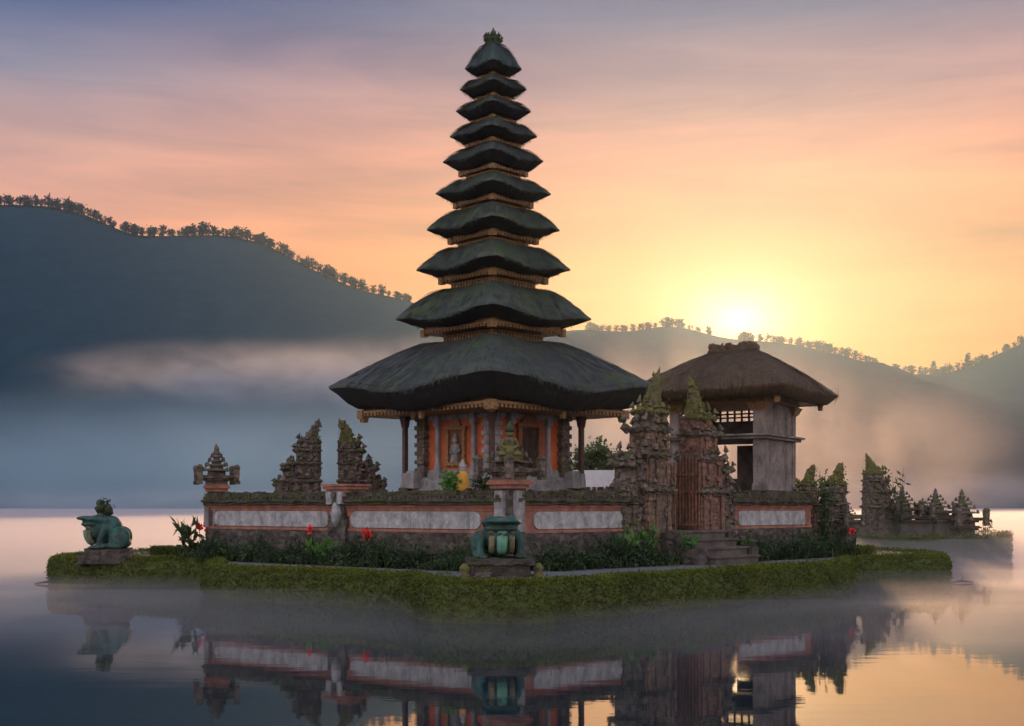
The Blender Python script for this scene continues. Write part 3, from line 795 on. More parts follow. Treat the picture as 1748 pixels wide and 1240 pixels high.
    tag(quads_obj('moss_tufts', leaf_quads(Cc[keep], 0.09 * steps, up=0.9), MT['hedge'], o), kind='stuff')
    return o


def gate_leaf(o, side, y0, y1, z0, z1, ns=9):
    """slatted wooden gate leaf standing open against the inner face of its gate half"""
    m = MB(); x = -side * .13
    for k_ in range(ns):
        y = y0 + (y1 - y0) * (k_ + .5) / ns; top = z1 - abs(k_ / (ns - 1) - .5) * .5
        wv_ = random.uniform(.018, .034); top += random.uniform(-.06, .06); m.bz(x - .02, x + .02, y - wv_, y + wv_, z0, top); m.box(x, y, top + .05, .04, .05, .1, tx=.2)
    for z in (z0 + .08, (z0 + z1) / 2, z1 - .55): m.bz(x - .035, x + .035, y0, y1, z, z + .07)
    m.build('gate_leaf', MT['gateslat'], o)


rzR = math.atan2(dr.y, dr.x); GZ = TOPZ
gc = C0 + dr * (0.497 * RW)
gl_ = gc - dr * .78; gr_ = gc + dr * .60
G = 'halves of the tall split gate at the steps'
ha = gate_half((gl_.x, gl_.y, GZ), rzR, -1, 5.42, 1.30, .95, 'darker half of the tall split gate, nearest the pagoda and left of the steps', None, mats=('carved', 'greybrick', 'mossy'), seed=3)
hb = gate_half((gr_.x, gr_.y, GZ), rzR, +1, 5.35, 1.30, .95, 'tall split gate half in front of the pavilion, warm red brick with iron bars', None, mats=('carved', 'brick', 'mossy'), seed=8)
gate_leaf(ha, -1, -.5, .45, .95, 2.9)
gate_leaf(hb, 1, -.52, .5, .95, 3.05)
# stone steps
nrm = Vector((dr.y, -dr.x))
st_ = thing('stone_steps', (gc.x, gc.y, TOPZ), rzR, 'worn dark stone steps leading up to the split gate', 'steps')
for k_, (y0, y1, z1) in enumerate(((-.2, -1.0, .92), (-1.0, -1.38, .70), (-1.38, -1.76, .47), (-1.76, -2.14, .24))):
    m = MB(); m.bz(-1.0, 1.0, y1, y0, 0, z1 - .06); m.bz(-1.05, 1.05, y1 - .05, y0, z1 - .058, z1); m.build('step', MT['concrete_dark'], st_, weather=(.3, .012, 3))
for sx in (-1, 1):
    m = MB(); m.bz(sx * 1.06, sx * 1.36, -1.1, -.3, 0, .86); m.bz(sx * 1.06, sx * 1.36, -1.9, -1.1, 0, .45)
    m.build('side_block', MT['darkstone'], st_, weather=(.18, .03, 3))

# split gate on the rear left wall, seen above the coping
dbl = (CB - CL).normalized(); rzB = math.atan2(dbl.y, dbl.x) - R(40)
gl2 = px(546, 780, 42.0); gr2 = px(579, 780, 42.0)
gate_half((gl2.x, gl2.y, 2.0), R(8), -1, 3.32, 1.02, .8, 'dark split gate half behind the left front wall, tip on its right', None, seed=13, mats=('carved', 'carved', 'carved'))
gate_half((gr2.x, gr2.y, 2.0), R(8), +1, 3.32, 1.02, .8, 'mossy split gate half rising above the shield pillar of the left wall', None, seed=15, mats=('carved', 'carved', 'mossy'))


# ------------------------------------------------------------------ thatched roofs
def thatch(parent, Rt, ztip, zlow, rlow, rsh, zsh, rneck, zneck, mat, lift=0.05, p=1.10, bulge=0.16, name='thatched_roof', hair=2500, sx=1.0, sy=1.0, flatx=0.0, hair_len=0.3):
    """smooth hip roof of thatch: square plan with corners on the axes, rounded eave, cut underside"""
    top = []
    N1 = 16
    for i in range(N1 + 1):                               # neck shoulder down to the tip
        s_ = i / N1; r_ = rsh + (Rt - rsh) * s_; z_ = zsh + (ztip - zsh) * s_ + bulge * (zsh - ztip) * math.sin(math.pi * s_ ** 0.9) * (1 - .35 * s_)
        top.append((r_, z_))
    head = [(rneck, zneck - .14), (rneck + (rsh - rneck) * .25, zneck), (rneck + (rsh - rneck) * .6, zneck + (zsh - zneck) * .8)]
    edge = [(Rt * 1.0, ztip - .015 - .012 * Rt), (Rt * 1.0, ztip - .015 - .012 * Rt)]
    under = [(Rt + (rlow - Rt) * .3, ztip + (zlow - ztip) * .40), (Rt + (rlow - Rt) * .65, ztip + (zlow - ztip) * .76), (rlow, zlow), (rlow * .8, zlow + .02), (rlow * .4, zlow + .05)]
    prof_ = head + top + edge + under; S = 120; rows = len(prof_); vs = []; fs = []; uvs = []
    lens = [0.0]
    for i in range(1, rows): lens.append(lens[-1] + math.hypot(prof_[i][0] - prof_[i - 1][0], prof_[i][1] - prof_[i - 1][1]))
    nt_ = len(head) + len(top)
    def pos(i, a, ex=0.0, ez=0.0):
        r_, z_ = prof_[i]; r_ += ex; z_ += ez
        q_ = (abs(math.cos(a)) ** p + abs(math.sin(a)) ** p) ** (-1 / p)
        wc = abs(math.cos(2 * a)) ** 2.0
        k_ = (r_ / Rt) ** 2
        zz = z_ + lift * k_ * (wc - 1.0)
        x, y = r_ * q_ * math.cos(a) * sx, r_ * q_ * math.sin(a) * sy
        if flatx: x += flatx * (1 if math.cos(a) > 0 else -1) * min(1, abs(math.cos(a)) * 2.5)
        return Vector((x, y, zz))
    for i in range(rows):
        for k_ in range(S + 1):
            a = 2 * math.pi * k_ / S
            pnt = pos(i, a); j = mnoise.noise_vector(pnt * 3.2) * .03 + mnoise.noise_vector(pnt * 9) * .012
            if i >= nt_ - 1: j = j + Vector((0, 0, .03 * mnoise.noise(Vector((a * 40, (nt_ if i <= nt_ + 1 else i) * .1, Rt)))))
            vs.append(pnt + j)
    for i in range(rows - 1):
        if i == nt_: continue
        for k_ in range(S):
            fs.append((i * (S + 1) + k_, (i + 1) * (S + 1) + k_, (i + 1) * (S + 1) + k_ + 1, i * (S + 1) + k_ + 1))
            ua, ub = k_ / S * Rt * 6, (k_ + 1) / S * Rt * 6
            uvs.append([(ua, lens[i]), (ua, lens[i + 1]), (ub, lens[i + 1]), (ub, lens[i])])
    m = MB(); m.add(vs, fs, True, uvs)
    # combed strands lying on the slope and fraying at the eave
    for _ in range(hair):
        a = random.random() * 2 * math.pi; i = random.randrange(len(head), nt_ + 1) if random.random() < .72 else random.randrange(nt_ - 2, nt_ + 3)
        i = min(i, rows - 2)
        if i >= nt_ - 4 and abs(math.cos(2 * a)) > .93: continue
        p0 = pos(i, a, .012, .012); p1 = pos(min(i + 1, rows - 1), a + random.uniform(-.01, .01), .02, .012)
        d = (p1 - p0)
        if d.length < 1e-4: continue
        d = d.normalized() * hair_len * random.uniform(.5, 1.2); s_ = Vector((-math.sin(a), math.cos(a), 0)) * random.uniform(.006, .016)
        outw = Vector((math.cos(a), math.sin(a), .6)) * random.uniform(0.0, .012)
        if i >= nt_ - 2: d = d * .5
        e = p0 + d + outw
        u0 = a / (2 * math.pi) * Rt * 6
        m.add([p0 - s_, p0 + s_, e + s_ * .3, e - s_ * .3], [(0, 1, 2, 3)], False, [[(u0, lens[i]), (u0 + .02, lens[i]), (u0 + .02, lens[i] + .3), (u0, lens[i] + .3)]])
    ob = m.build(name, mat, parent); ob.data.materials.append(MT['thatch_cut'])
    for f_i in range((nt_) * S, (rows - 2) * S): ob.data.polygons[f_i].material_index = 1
    return ob


ROT45 = Matrix.Rotation(R(45), 4, 'Z')
MX, MY, MZ = -0.58, 38.0, 2.35
meru = thing('pagoda_tower', (MX, MY, MZ), 0, 'tall tapering pagoda with ten stacked black thatched roofs on a red shrine', 'pagoda')
Zp = lambda v: CAM_Z + (HZ - v) * 38 / FPX - MZ
K = 38 / FPX
# (half width of tip, v of tip, half width of cornice, v of cornice top, half width of shoulder, v of shoulder, half width of neck above)
TIERS = [(281, 660, 226, 703, 122, 587, 84), (167, 544, 119, 571, 88, 495, 71), (131, 460, 89, 482, 75, 424, 59), (114, 392, 73, 414, 64, 360, 51),
         (99, 331, 64, 353, 55, 308, 45), (86, 276, 55, 299, 50, 256, 39), (74.5, 233, 43, 251, 43, 213, 34), (64, 190, 35, 210, 37, 176, 28), (57, 153, 28, 171, 33, 138, 22), (49, 117, 22, 134, 11, 76, 9)]
def diamond(m, r, z0, z1, r2=None):
    r2 = r if r2 is None else r2
    m.lathe([(r, z0), (r2, z1)], 4, smooth=False)
for i, (tw, tv, cw, cv, sw, sv, nw) in enumerate(TIERS):
    last = i == len(TIERS) - 1
    sc = tw * K; thp = (13, 11, 10, 9, 8, 7, 6, 5, 4.5, 4)[i]; cb = cv + (9 if i == 0 else 1); cv = cb - thp
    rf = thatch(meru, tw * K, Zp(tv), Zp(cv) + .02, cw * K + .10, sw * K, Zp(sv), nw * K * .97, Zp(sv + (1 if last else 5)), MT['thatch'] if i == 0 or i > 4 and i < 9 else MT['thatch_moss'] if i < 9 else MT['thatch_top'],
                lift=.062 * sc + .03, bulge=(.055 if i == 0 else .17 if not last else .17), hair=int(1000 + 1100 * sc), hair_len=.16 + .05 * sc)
    # gilded cornice in three stepped rails under the thatch
    m = MB(); zc = Zp(cv); th = thp * K
    diamond(m, cw * K * .97, zc - th * .30, zc + .05); diamond(m, cw * K * 1.02, zc - th * .62, zc - th * .30 - .002); diamond(m, cw * K * .985, zc - th, zc - th * .62 - .002)
    for a in range(4):
        cx, sy = math.cos(a * math.pi / 2) * cw * K, math.sin(a * math.pi / 2) * cw * K
        m.box(cx * .985, sy * .985, zc - th * .75, .10 + .03 * sc, .10 + .03 * sc, th * 1.15, rz=R(45))
        if i == 0:                                        # carved corner drop and mid-side brackets
            m.lathe([(.03, zc - .40), (.10, zc - .36), (.20, zc - .27), (.25, zc - .20), (.2, zc - .16)], 8, cx * .965, sy * .965) if a == 3 else m.box(cx * .975, sy * .975, zc - .26, .17, .17, .3, rz=R(45), tx=1.5)
            mx_, my_ = (math.cos(a * math.pi / 2) + math.cos((a + 1) * math.pi / 2)) / 2, (math.sin(a * math.pi / 2) + math.sin((a + 1) * math.pi / 2)) / 2
            for f_ in (.0,):
                ex, ey = -my_ * f_, mx_ * f_
                m.box((mx_ + ex) * cw * K * 1.01, (my_ + ey) * cw * K * 1.01, zc - .26, .12, .12, .34, rz=R(45), tx=1.3)
    for a in range(4):                                    # row of carved dentils under the middle rail
        mm = MB(ROT45 @ Matrix.Rotation(a * math.pi / 2, 4, 'Z')); hs_ = cw * K / math.sqrt(2) * 1.0; cnt = max(5, int(hs_ * 2 / (.11 + .012 * sc)))
        for q_ in range(cnt):
            x = -hs_ * .95 + 1.9 * hs_ * (q_ + .5) / cnt
            mm.box(x, -hs_ * 1.0 - .012, zc - th * .80, 1.9 * hs_ / cnt * .5, .05, th * .42, tx=1.25)
        b0 = len(m.v); m.v += mm.v; m.f += [tuple(b0 + k_ for k_ in f_) for f_ in mm.f]; m.smooth += mm.smooth
    m.build('carved_cornice', MT['gold'], meru)
    if not last:
        nv_top = TIERS[i + 1][3]; z0, z1 = Zp(sv) - .25, Zp(nv_top) - .02
        m = MB(); diamond(m, nw * K * .96, z0, z1 + .12); nk = m.build('neck_storey', MT['darkwood'], meru)
        m = MB(ROT45); hs = nw * K / math.sqrt(2); zt = z1 - .03
        zb = zt - max(.14, (sv - nv_top) * K * .9)
        for a in range(4):
            mm = MB(ROT45 @ Matrix.Rotation(a * math.pi / 2, 4, 'Z'))
            for (za, zb_) in ((zt - .035, zt), (zb, zb + .035)): mm.bz(-hs * .97, hs * .97, -hs - .02, -hs + .03, za, zb_)
            cnt = max(6, int(hs * 2 / .13))
            for q_ in range(cnt):
                x = -hs * .93 + 1.86 * hs * (q_ + .5) / cnt
                mm.box(x, -hs - .005, (zt + zb) / 2, 1.86 * hs / cnt * (.72 if q_ % 2 else .5), .05, (zt - zb) * .55, tx=.55 if q_ % 2 else 1.0)
            for q_ in (-1, 1): mm.bz(q_ * hs * .97 - .03, q_ * hs * .97 + .03, -hs - .025, -hs + .03, zb, zt)
            b0 = len(m.v); m.v += mm.v; m.f += [tuple(b0 + k_ for k_ in f_) for f_ in mm.f]; m.smooth += mm.smooth
        m.build('carved_frieze', MT['gold'], nk)
m = MB(); zf = Zp(78)
m.lathe([(.16, zf - .08), (.24, zf + .02), (.22, zf + .10), (.26, zf + .16), (.20, zf + .24), (.22, zf + .28), (.10, zf + .34), (.05, zf + .42), (.02, zf + .54)], 12)
for k_ in range(8):
    a = k_ * math.pi / 4; ear(m, .2 * math.cos(a), .2 * math.sin(a), zf + .14, math.cos(a) * .9, math.sin(a) * .9, .26, .045)
    ear(m, .12 * math.cos(a + .4), .12 * math.sin(a + .4), zf + .26, math.cos(a + .4) * .7, math.sin(a + .4) * .7, .2, .035)
m.build('crown_finial', MT['crest'], meru)

# shrine body under the lowest roof
zf0, zf1 = .10, Zp(703) + .05
m = MB(ROT45); m.box(0, 0, zf0 + .0, 4.3, 4.3, .30); m.build('foundation', MT['darkstone'], meru, weather=(.4, .02, 2))
m = MB(ROT45); m.box(0, 0, .40, 3.75, 3.75, .28); m.build('brick_plinth', MT['redplaster'], meru)
m = MB(ROT45); m.box(0, 0, .58, 3.62, 3.62, .08); m.box(0, 0, .74, 3.5, 3.5, .24); m.box(0, 0, .90, 3.3, 3.3, .08)
for sx in (-1, 1):
    for sy in (-1, 1):
        m.box(sx * 1.72, sy * 1.72, .84, .62, .62, .46, tx=.92); m.box(sx * 1.72, sy * 1.72, 1.1, .5, .5, .08, tx=.8)
m.build('stone_base', MT['greystone'], meru, weather=(.25, .015, 4))
a_ = 1.50
m = MB(ROT45); m.bz(-a_, a_, -a_, a_, .94, zf1 + .2); wl = m.build('shrine_wall', MT['orange'], meru)
for sx in (-1, 1):                                        # corner piers of stacked carved courses, serrated outline
    for sy in (-1, 1):
        m = MB(ROT45); nz = 17
        for q_ in range(nz):
            z0 = .96 + (zf1 - .8) * q_ / nz; hh = (zf1 - .8) / nz; big = .12 if q_ % 2 else 0.02
            if q_ > nz - 4: big += .07 * (q_ - nz + 4)
            m.box(sx * a_, sy * a_, z0 + hh / 2, .32 + big, .32 + big, hh * .96)
        m.box(sx * a_, sy * a_, zf1 + .06, .9, .9, .14); m.build('corner_pier', MT['greystone' if (sx, sy) == (-1, -1) else 'carved'], wl, weather=(.12, .012, 6))
for a in (0, 3):                                          # the two faces seen: niche side and door side
    FM = ROT45 @ Matrix.Rotation(-math.pi / 2 * (1 if a == 0 else 0), 4, 'Z')
    m = MB(FM)
    for x in (-.80, .80): m.box(x, -a_ - .05, 1.0 + (zf1 - 1.0) / 2, .14, .14, zf1 - 1.0); m.box(x, -a_ - .07, zf1 - .3, .20, .2, .5, tx=1.4); m.box(x, -a_ - .06, 1.2, .30, .18, .5, tx=.5)
    m.bz(-a_ + .2, a_ - .2, -a_ - .06, -a_ + .02, zf1 - .35, zf1 + .1); m.bz(-1.35, 1.35, -a_ - .05, -a_ + .02, .95, 1.16)
    m.build('pilaster', MT['greystone'], wl, weather=(.15, .012, 5))
    if a == 0:
        m = MB(FM); zz0, zz1 = 1.38, 2.35
        for x in (-.36, .36): m.bz(x - .05, x + .05, -a_ - .10, -a_ + .02, zz0, zz1)
        m.bz(-.46, .46, -a_ - .12, -a_ + .02, zz1, zz1 + .1); m.bz(-.46, .46, -a_ - .13, -a_ + .02, zz0 - .1, zz0); m.box(0, -a_ - .06, zz1 + .2, .5, .1, .22, tx=.5)
        nf = m.build('niche_frame', MT['gold'], wl)
        m = MB(FM); m.bz(-.30, .30, -a_ - .03, -a_ + .01, zz0, zz1); m.build('niche_back', MT['doorwood'], nf)
        m = MB(FM); m.box(0, -a_ - .08, 1.52, .3, .14, .28, tx=.8); m.ell((0, -a_ - .09, 1.78), (.14, .09, .2)); m.ell((0, -a_ - .10, 2.04), (.09, .08, .11)); m.box(0, -a_ - .08, 2.18, .16, .1, .14, tx=.3)
        for sx in (-1, 1): m.tube([(sx * .13, -a_ - .09, 1.9), (sx * .2, -a_ - .1, 1.72), (sx * .08, -a_ - .16, 1.64)], .04, 6)
        m.build('niche_statue', MT['greystone'], nf, weather=(.06, .012, 9))
    else:
        m = MB(FM)
        for x in (-.44, .44): m.bz(x - .08, x + .08, -a_ - .13, -a_ + .02, .6, 2.42)
        m.bz(-.56, .56, -a_ - .15, -a_ + .02, 2.42, 2.54); m.box(0, -a_ - .08, 2.68, .8, .14, .26, tx=.45)
        df = m.build('door_frame', MT['doorwood'], wl, weather=(.1, .01, 7))
        for sx in (-1, 1):
            m = MB(FM); m.bz(min(sx * .015, sx * .355), max(sx * .015, sx * .355), -a_ - .05, -a_ + .01, .62, 2.40)
            for q_ in range(4): m.bz(sx * .185 - .11, sx * .185 + .11, -a_ - .075, -a_ - .03, .75 + q_ * .42, 1.05 + q_ * .42)
            m.build('door_leaf', MT['darkwood'], df)
        m = MB(FM)
        for q_ in range(3): m.bz(-.6 - .1 * q_, .6 + .1 * q_, -a_ - .3 - .22 * (q_ + 1), -a_ - .3 - .22 * q_ + .002, .1, .60 - .15 * q_)
        m.build('door_step', MT['greystone'], df)
for a in range(4):                                        # veranda posts under the corners of the roof
    cx, sy = math.cos(a * math.pi / 2) * 2.72, math.sin(a * math.pi / 2) * 2.72
    m = MB(); m.box(cx, sy, .32, .42, .42, .36, rz=R(45), tx=.8); m.box(cx, sy, .56, .3, .3, .14, rz=R(45)); pb = m.build('post_base', MT['darkstone'], meru, weather=(.1, .02, 5))
    m = MB(); m.box(cx, sy, (.62 + zf1) / 2, .13, .13, zf1 - .62, rz=R(45)); m.box(cx, sy, zf1 - .34, .16, .16, .42, rz=R(45), tx=1.7); m.box(cx, sy, zf1 - .08, .42, .42, .1, rz=R(45)); m.box(cx, sy, .82, .18, .18, .26, rz=R(45))
    m.build('post', MT['postwood'], meru)
m = MB(); diamond(m, 4.0, zf1 - .02, zf1 + .03); m.build('ceiling', MT['darkwood'], meru)

# things standing before the shrine, on the courtyard floor
o = thing('shrine_figure', (px(790, 832, 34.6).x, 34.6, 2.35), 0, 'small shrine figure wrapped in yellow cloth in front of the pagoda', 'statue')
m = MB(); m.box(0, 0, .22, .4, .4, .44); m.build('pedestal', MT['darkstone'], o, weather=(.1, .02, 5))
m = MB(); m.lathe([(.20, .44), (.21, .62), (.15, .85), (.17, .95), (.09, 1.05)], 12); m.build('cloth', MT['yellow'], o)
m = MB(); m.ell((0, 0, 1.12), (.11, .11, .13)); m.lathe([(.13, 1.16), (.08, 1.26), (.02, 1.38)], 8); m.build('head', MT['greystone'], o, weather=(.05, .01, 8))
o = thing('potted_shrub', (px(769, 832, 34.6).x, 34.6, 2.35), 0, 'leafy bright green shrub beside the yellow draped figure', 'shrub')
m = MB(); m.lathe([(.15, 0), (.22, .1), (.24, .3), (.26, .34)], 12); m.build('pot', MT['redplaster'], o)
Cc = rng.normal(0, .13, (420, 3)) * np.array([1, 1, 1.3]) + np.array([0, 0, .64]); quads_obj('foliage', leaf_quads(Cc, .13, .7), MT['bright'], o)
o = thing('potted_shrub', (px(822, 832, 33.9).x, 33.9, 2.35), 0, 'dark leafy plant beside the front corner crown', 'shrub')
m = MB(); m.lathe([(.15, 0), (.22, .1), (.24, .3), (.26, .34)], 12); m.build('pot', MT['orange'], o)
Cc = rng.normal(0, .12, (300, 3)) * np.array([1, 1, 1.3]) + np.array([0, 0, .62]); quads_obj('foliage', leaf_quads(Cc, .13, .7), MT['bed'], o)
# little seated figure on the front corner crown
o = thing('seated_figurine', (C0.x, C0.y - .12, TOPZ + 2.05 + .23 + .45), 0, 'small mossy green seated figurine on the front corner pillar crown', 'statue')
m = MB(); m.box(0, -.3, .05, .5, .36, .12); m.ell((0, -.3, .24), (.22, .17, .17)); m.ell((0, -.3, .45), (.14, .12, .18)); m.ell((0, -.32, .68), (.10, .10, .11))
for sx in (-1, 1): m.tube([(sx * .13, -.3, .55), (sx * .21, -.34, .38), (sx * .1, -.44, .3)], .045, 6); m.ell((sx * .2, -.42, .17), (.12, .12, .07))
m.build('figure', MT['mossy'], o, weather=(.05, .02, 8))
m = MB(); m.lathe([(.11, .72), (.13, .78), (.07, .86), (.02, .98)], 8, 0, -.32); m.build('headdress', MT['crest'], o)


# ------------------------------------------------------------------ frogs
def fuse(m, name, mat, parent, voxel=0.028, sm=6):
    """grow one continuous skin over overlapping solids"""
    me = bpy.data.meshes.new('tmp'); me.from_pydata(m.v, [], m.f); ob = bpy.data.objects.new('tmp', me); COL.objects.link(ob)
    md = ob.modifiers.new('r', 'REMESH'); md.mode = 'VOXEL'; md.voxel_size = voxel
    s_ = ob.modifiers.new('s', 'SMOOTH'); s_.iterations = sm; s_.factor = .5
    dg = bpy.context.evaluated_depsgraph_get(); dg.update()
    nm = bpy.data.meshes.new_from_object(ob.evaluated_get(dg)); bpy.data.objects.remove(ob); bpy.data.meshes.remove(me)
    nm.name = name; nm.polygons.foreach_set('use_smooth', [True] * len(nm.polygons))
    for v in nm.vertices: v.co += mnoise.noise_vector(v.co * 7) * .008
    nm.materials.clear(); nm.materials.append(mat)
    o = bpy.data.objects.new(name, nm); COL.objects.link(o); o.parent = parent
    return o


def frog(loc, rz, label, plinth, front=False):
    o = thing('frog_statue', loc, rz, label, 'statue')
    pz = plinth[-1][3]
    RX = lambda a: Matrix.Rotation(R(a), 3, 'X')
    m = MB(Matrix.Translation((0, 0, pz)))
    m.ell((0, .10, .50), (.37, .50, .34), RX(-28)); m.ell((0, -.12, .60), (.37, .36, .28), RX(-10))
    m.ell((0, -.34, .79), (.46, .42, .10)); m.ell((0, -.60, .82), (.40, .32, .065)); m.ell((0, -.16, .76), (.42, .34, .17))
    m.ell((0, -.42, .66), (.38, .36, .075)); m.ell((0, -.30, .50), (.31, .32, .27)); m.ell((0, -.10, .30), (.26, .24, .28))
    for s_ in (-1, 1):
        m.ell((s_ * .44, .42, .30), (.17, .34, .30), RX(20)); m.ell((s_ * .47, .22, .08), (.13, .40, .08)); m.ell((s_ * .46, -.12, .05), (.15, .16, .05))
        m.tube([(s_ * .34, -.02, .58), (s_ * .44, -.10, .36), (s_ * .42, -.22, .06)], [.13, .10, .085], 10); m.ell((s_ * .43, -.32, .045), (.15, .18, .05))
        for k_ in (-1, 0, 1): m.ell((s_ * .43 + k_ * .09, -.46, .035), (.035, .10, .03)); m.ell((s_ * .46 + k_ * .09, -.26, .035), (.03, .09, .03))
    m.ell((0, .52, .16), (.3, .24, .16)); m.ell((0, .16, .62), (.33, .34, .27), RX(-20))
    fuse(m, 'frog_body', MT['patina'], o)
    for s_ in (-1, 1):
        m = MB(Matrix.Translation((0, 0, pz))); m.ell((s_ * .25, -.16, .88), (.10, .13, .085), seg=12, rings=8); m.build('eye', MT['patina'], o)
    # chest stripes
    for (x, w_, mt) in ((0, .115, 'patina_pale'), (-.215, .07, 'ochre'), (.215, .07, 'ochre')):
        m = MB(Matrix.Translation((0, 0, pz))); pts = []
        for k_ in range(7):
            z_ = .13 + .53 * k_ / 6; y_ = -.30 - .33 * math.sqrt(max(0.0, 1 - ((z_ - .48) / .37) ** 2)) * math.sqrt(1 - (x / .33) ** 2) + .03
            pts.append((x, min(y_, -.30 if k_ > 4 else y_), z_))
        m.tube(pts, [w_ * .8] + [w_] * 5 + [w_ * .8], 10, flat=1.0); sp_ = m.build('belly_band', MT[mt], o)
        sp_.scale = (1, 1, 1)
    m = MB()
    for (hw, hd, z0, z1) in plinth: m.bz(-hw, hw, -hd, hd + .12, z0, z1)
    for k_ in range(20): m.box(random.choice((-1, 1)) * plinth[0][0] * random.uniform(.5, .9), random.uniform(-1, 1.1) * plinth[0][1], random.uniform(.0, .12), random.uniform(.12, .3), random.uniform(.12, .3), random.uniform(.1, .2), rz=random.uniform(0, 1.5), tx=.8)
    m.build('plinth', MT['darkstone'], o, weather=(.12, .035, 5))
    return o


fl = px(182, 955, 37.6)
f1 = frog((fl.x, fl.y, TOPZ - .02), R(-78), 'green frog statue in side view on the left tip of the island', [(.60, .80, -.1, .10), (.52, .66, .10, .20), (.48, .62, .20, .30)])
f1.scale = (.95, .97, 1.13)
m = MB(); 
for (a, b_, c_, r_) in ((.02, -.16, 1.40, .15), (-.06, .02, 1.36, .14), (.1, .08, 1.32, .13), (0, -.22, 1.36, .12), (.0, -.2, 1.52, .11)): m.ell((a, b_, c_), (r_, r_, r_), seg=10, rings=7)
m.build('mossy_crest', MT['crest'], f1, weather=(.05, .05, 7)); tag(quads_obj('crest_moss', leaf_quads(rng.normal(0, .085, (160, 3)) + np.array([0, -.05, 1.44]), .09, .5), MT['bed'], f1), kind='stuff')
ff = px(853, 990, 27.3)
f2 = frog((ff.x, ff.y, TOPZ - .04), R(6), 'green frog statue facing the viewer on a carved plinth before the front wall corner', [(.74, .70, 0, .12), (.60, .56, .12, .38), (.72, .68, .38, .5)], front=True)
for sx in (-1, 1):
    m = MB(); m.lathe([(.10, 0), (.12, .12), (.09, .2), (.13, .3), (.05, .4)], 8, sx * .80, -.5); m.build('plinth_knob', MT['mossy'], f2, weather=(.07, .02, 7))

# ------------------------------------------------------------------ two storey thatched pavilion
pc = px(1252, 835, 46.0)
pav = thing('thatched_pavilion', (pc.x, 46.0, 0.75), R(-32), 'two storey concrete pavilion under a broad brown thatched hip roof', 'pavilion')
ZZ = lambda v, d=44.5: CAM_Z + (HZ - v) * d / FPX - .75
hw, hd = 1.80, 1.75
e1, e2 = ZZ(690), ZZ(745)
m = MB(); m.bz(-hw - .25, hw + .25, -hd - .25, hd + .25, 0, ZZ(838)); m.build('base', MT['darkstone'], pav, weather=(.4, .02, 2))
m = MB()
z0 = ZZ(838)
for sx in (-1, 1):
    for sy in (-1, 1):
        m = MB(); m.bz(sx * (hw - .36), sx * hw, sy * (hd - .36), sy * hd, z0, e1); m.bz(sx * (hw - .40), sx * (hw + .03), sy * (hd - .40), sy * (hd + .03), z0, z0 + .25); m.box(sx * (hw - .18), sy * (hd - .18), e1 - .16, .42, .42, .30, tx=1.35)
        m.build('corner_column', MT['concrete'], pav, weather=(.4, .012, 3))
m = MB(); m.bz(hw - .22, hw - .03, -hd + .34, hd - .34, z0, e2 - .11); m.build('side_wall', MT['concrete'], pav, weather=(.4, .01, 3))
m = MB(); m.bz(hw - .24, hw - .04, -hd + .34, hd - .34, e2 + .04, e1); m.build('upper_side_wall', MT['concrete'], pav, weather=(.4, .01, 3))
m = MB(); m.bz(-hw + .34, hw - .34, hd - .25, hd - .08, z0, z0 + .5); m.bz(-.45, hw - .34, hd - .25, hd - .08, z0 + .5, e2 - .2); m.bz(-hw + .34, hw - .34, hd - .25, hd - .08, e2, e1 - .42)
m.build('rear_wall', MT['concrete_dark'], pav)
m = MB(); m.bz(-hw - .16, hw + .16, -hd - .16, hd + .16, e2 - .12, e2 - .02); m.bz(-hw - .28, hw + .28, -hd - .28, hd + .28, e2 - .02, e2 + .05); m.build('middle_floor', MT['concrete'], pav, weather=(.3, .012, 4))
m = MB()
for x in np.linspace(-hw + .34, hw - .34, 11): m.bz(x - .03, x + .03, hd - .2, hd - .12, e1 - .43, e1)
for z in (e1 - .16, e1 - .3): m.bz(-hw + .34, hw - .34, hd - .22, hd - .1, z, z + .05)
m.build('lattice', MT['darkwood'], pav)
m = MB(); m.bz(-hw - .1, hw + .1, -hd - .1, hd + .1, e1, e1 + .14); m.bz(-2.45, 2.45, -2.25, 2.25, e1 + .14, e1 + .22); m.bz(-2.65, 2.65, -2.45, 2.45, e1 + .222, e1 + .34)
for sx in (-1, 1):
    for sy in (-1, 1):
        m.box(sx * 2.55, sy * 2.35, e1 + .07, .14, .14, .3, tx=1.4); m.box(sx * (hw - .17), sy * (hd - .17), e1 - .14, .5, .5, .26, tx=1.5)
m.build('eave_beam', MT['gold'], pav)


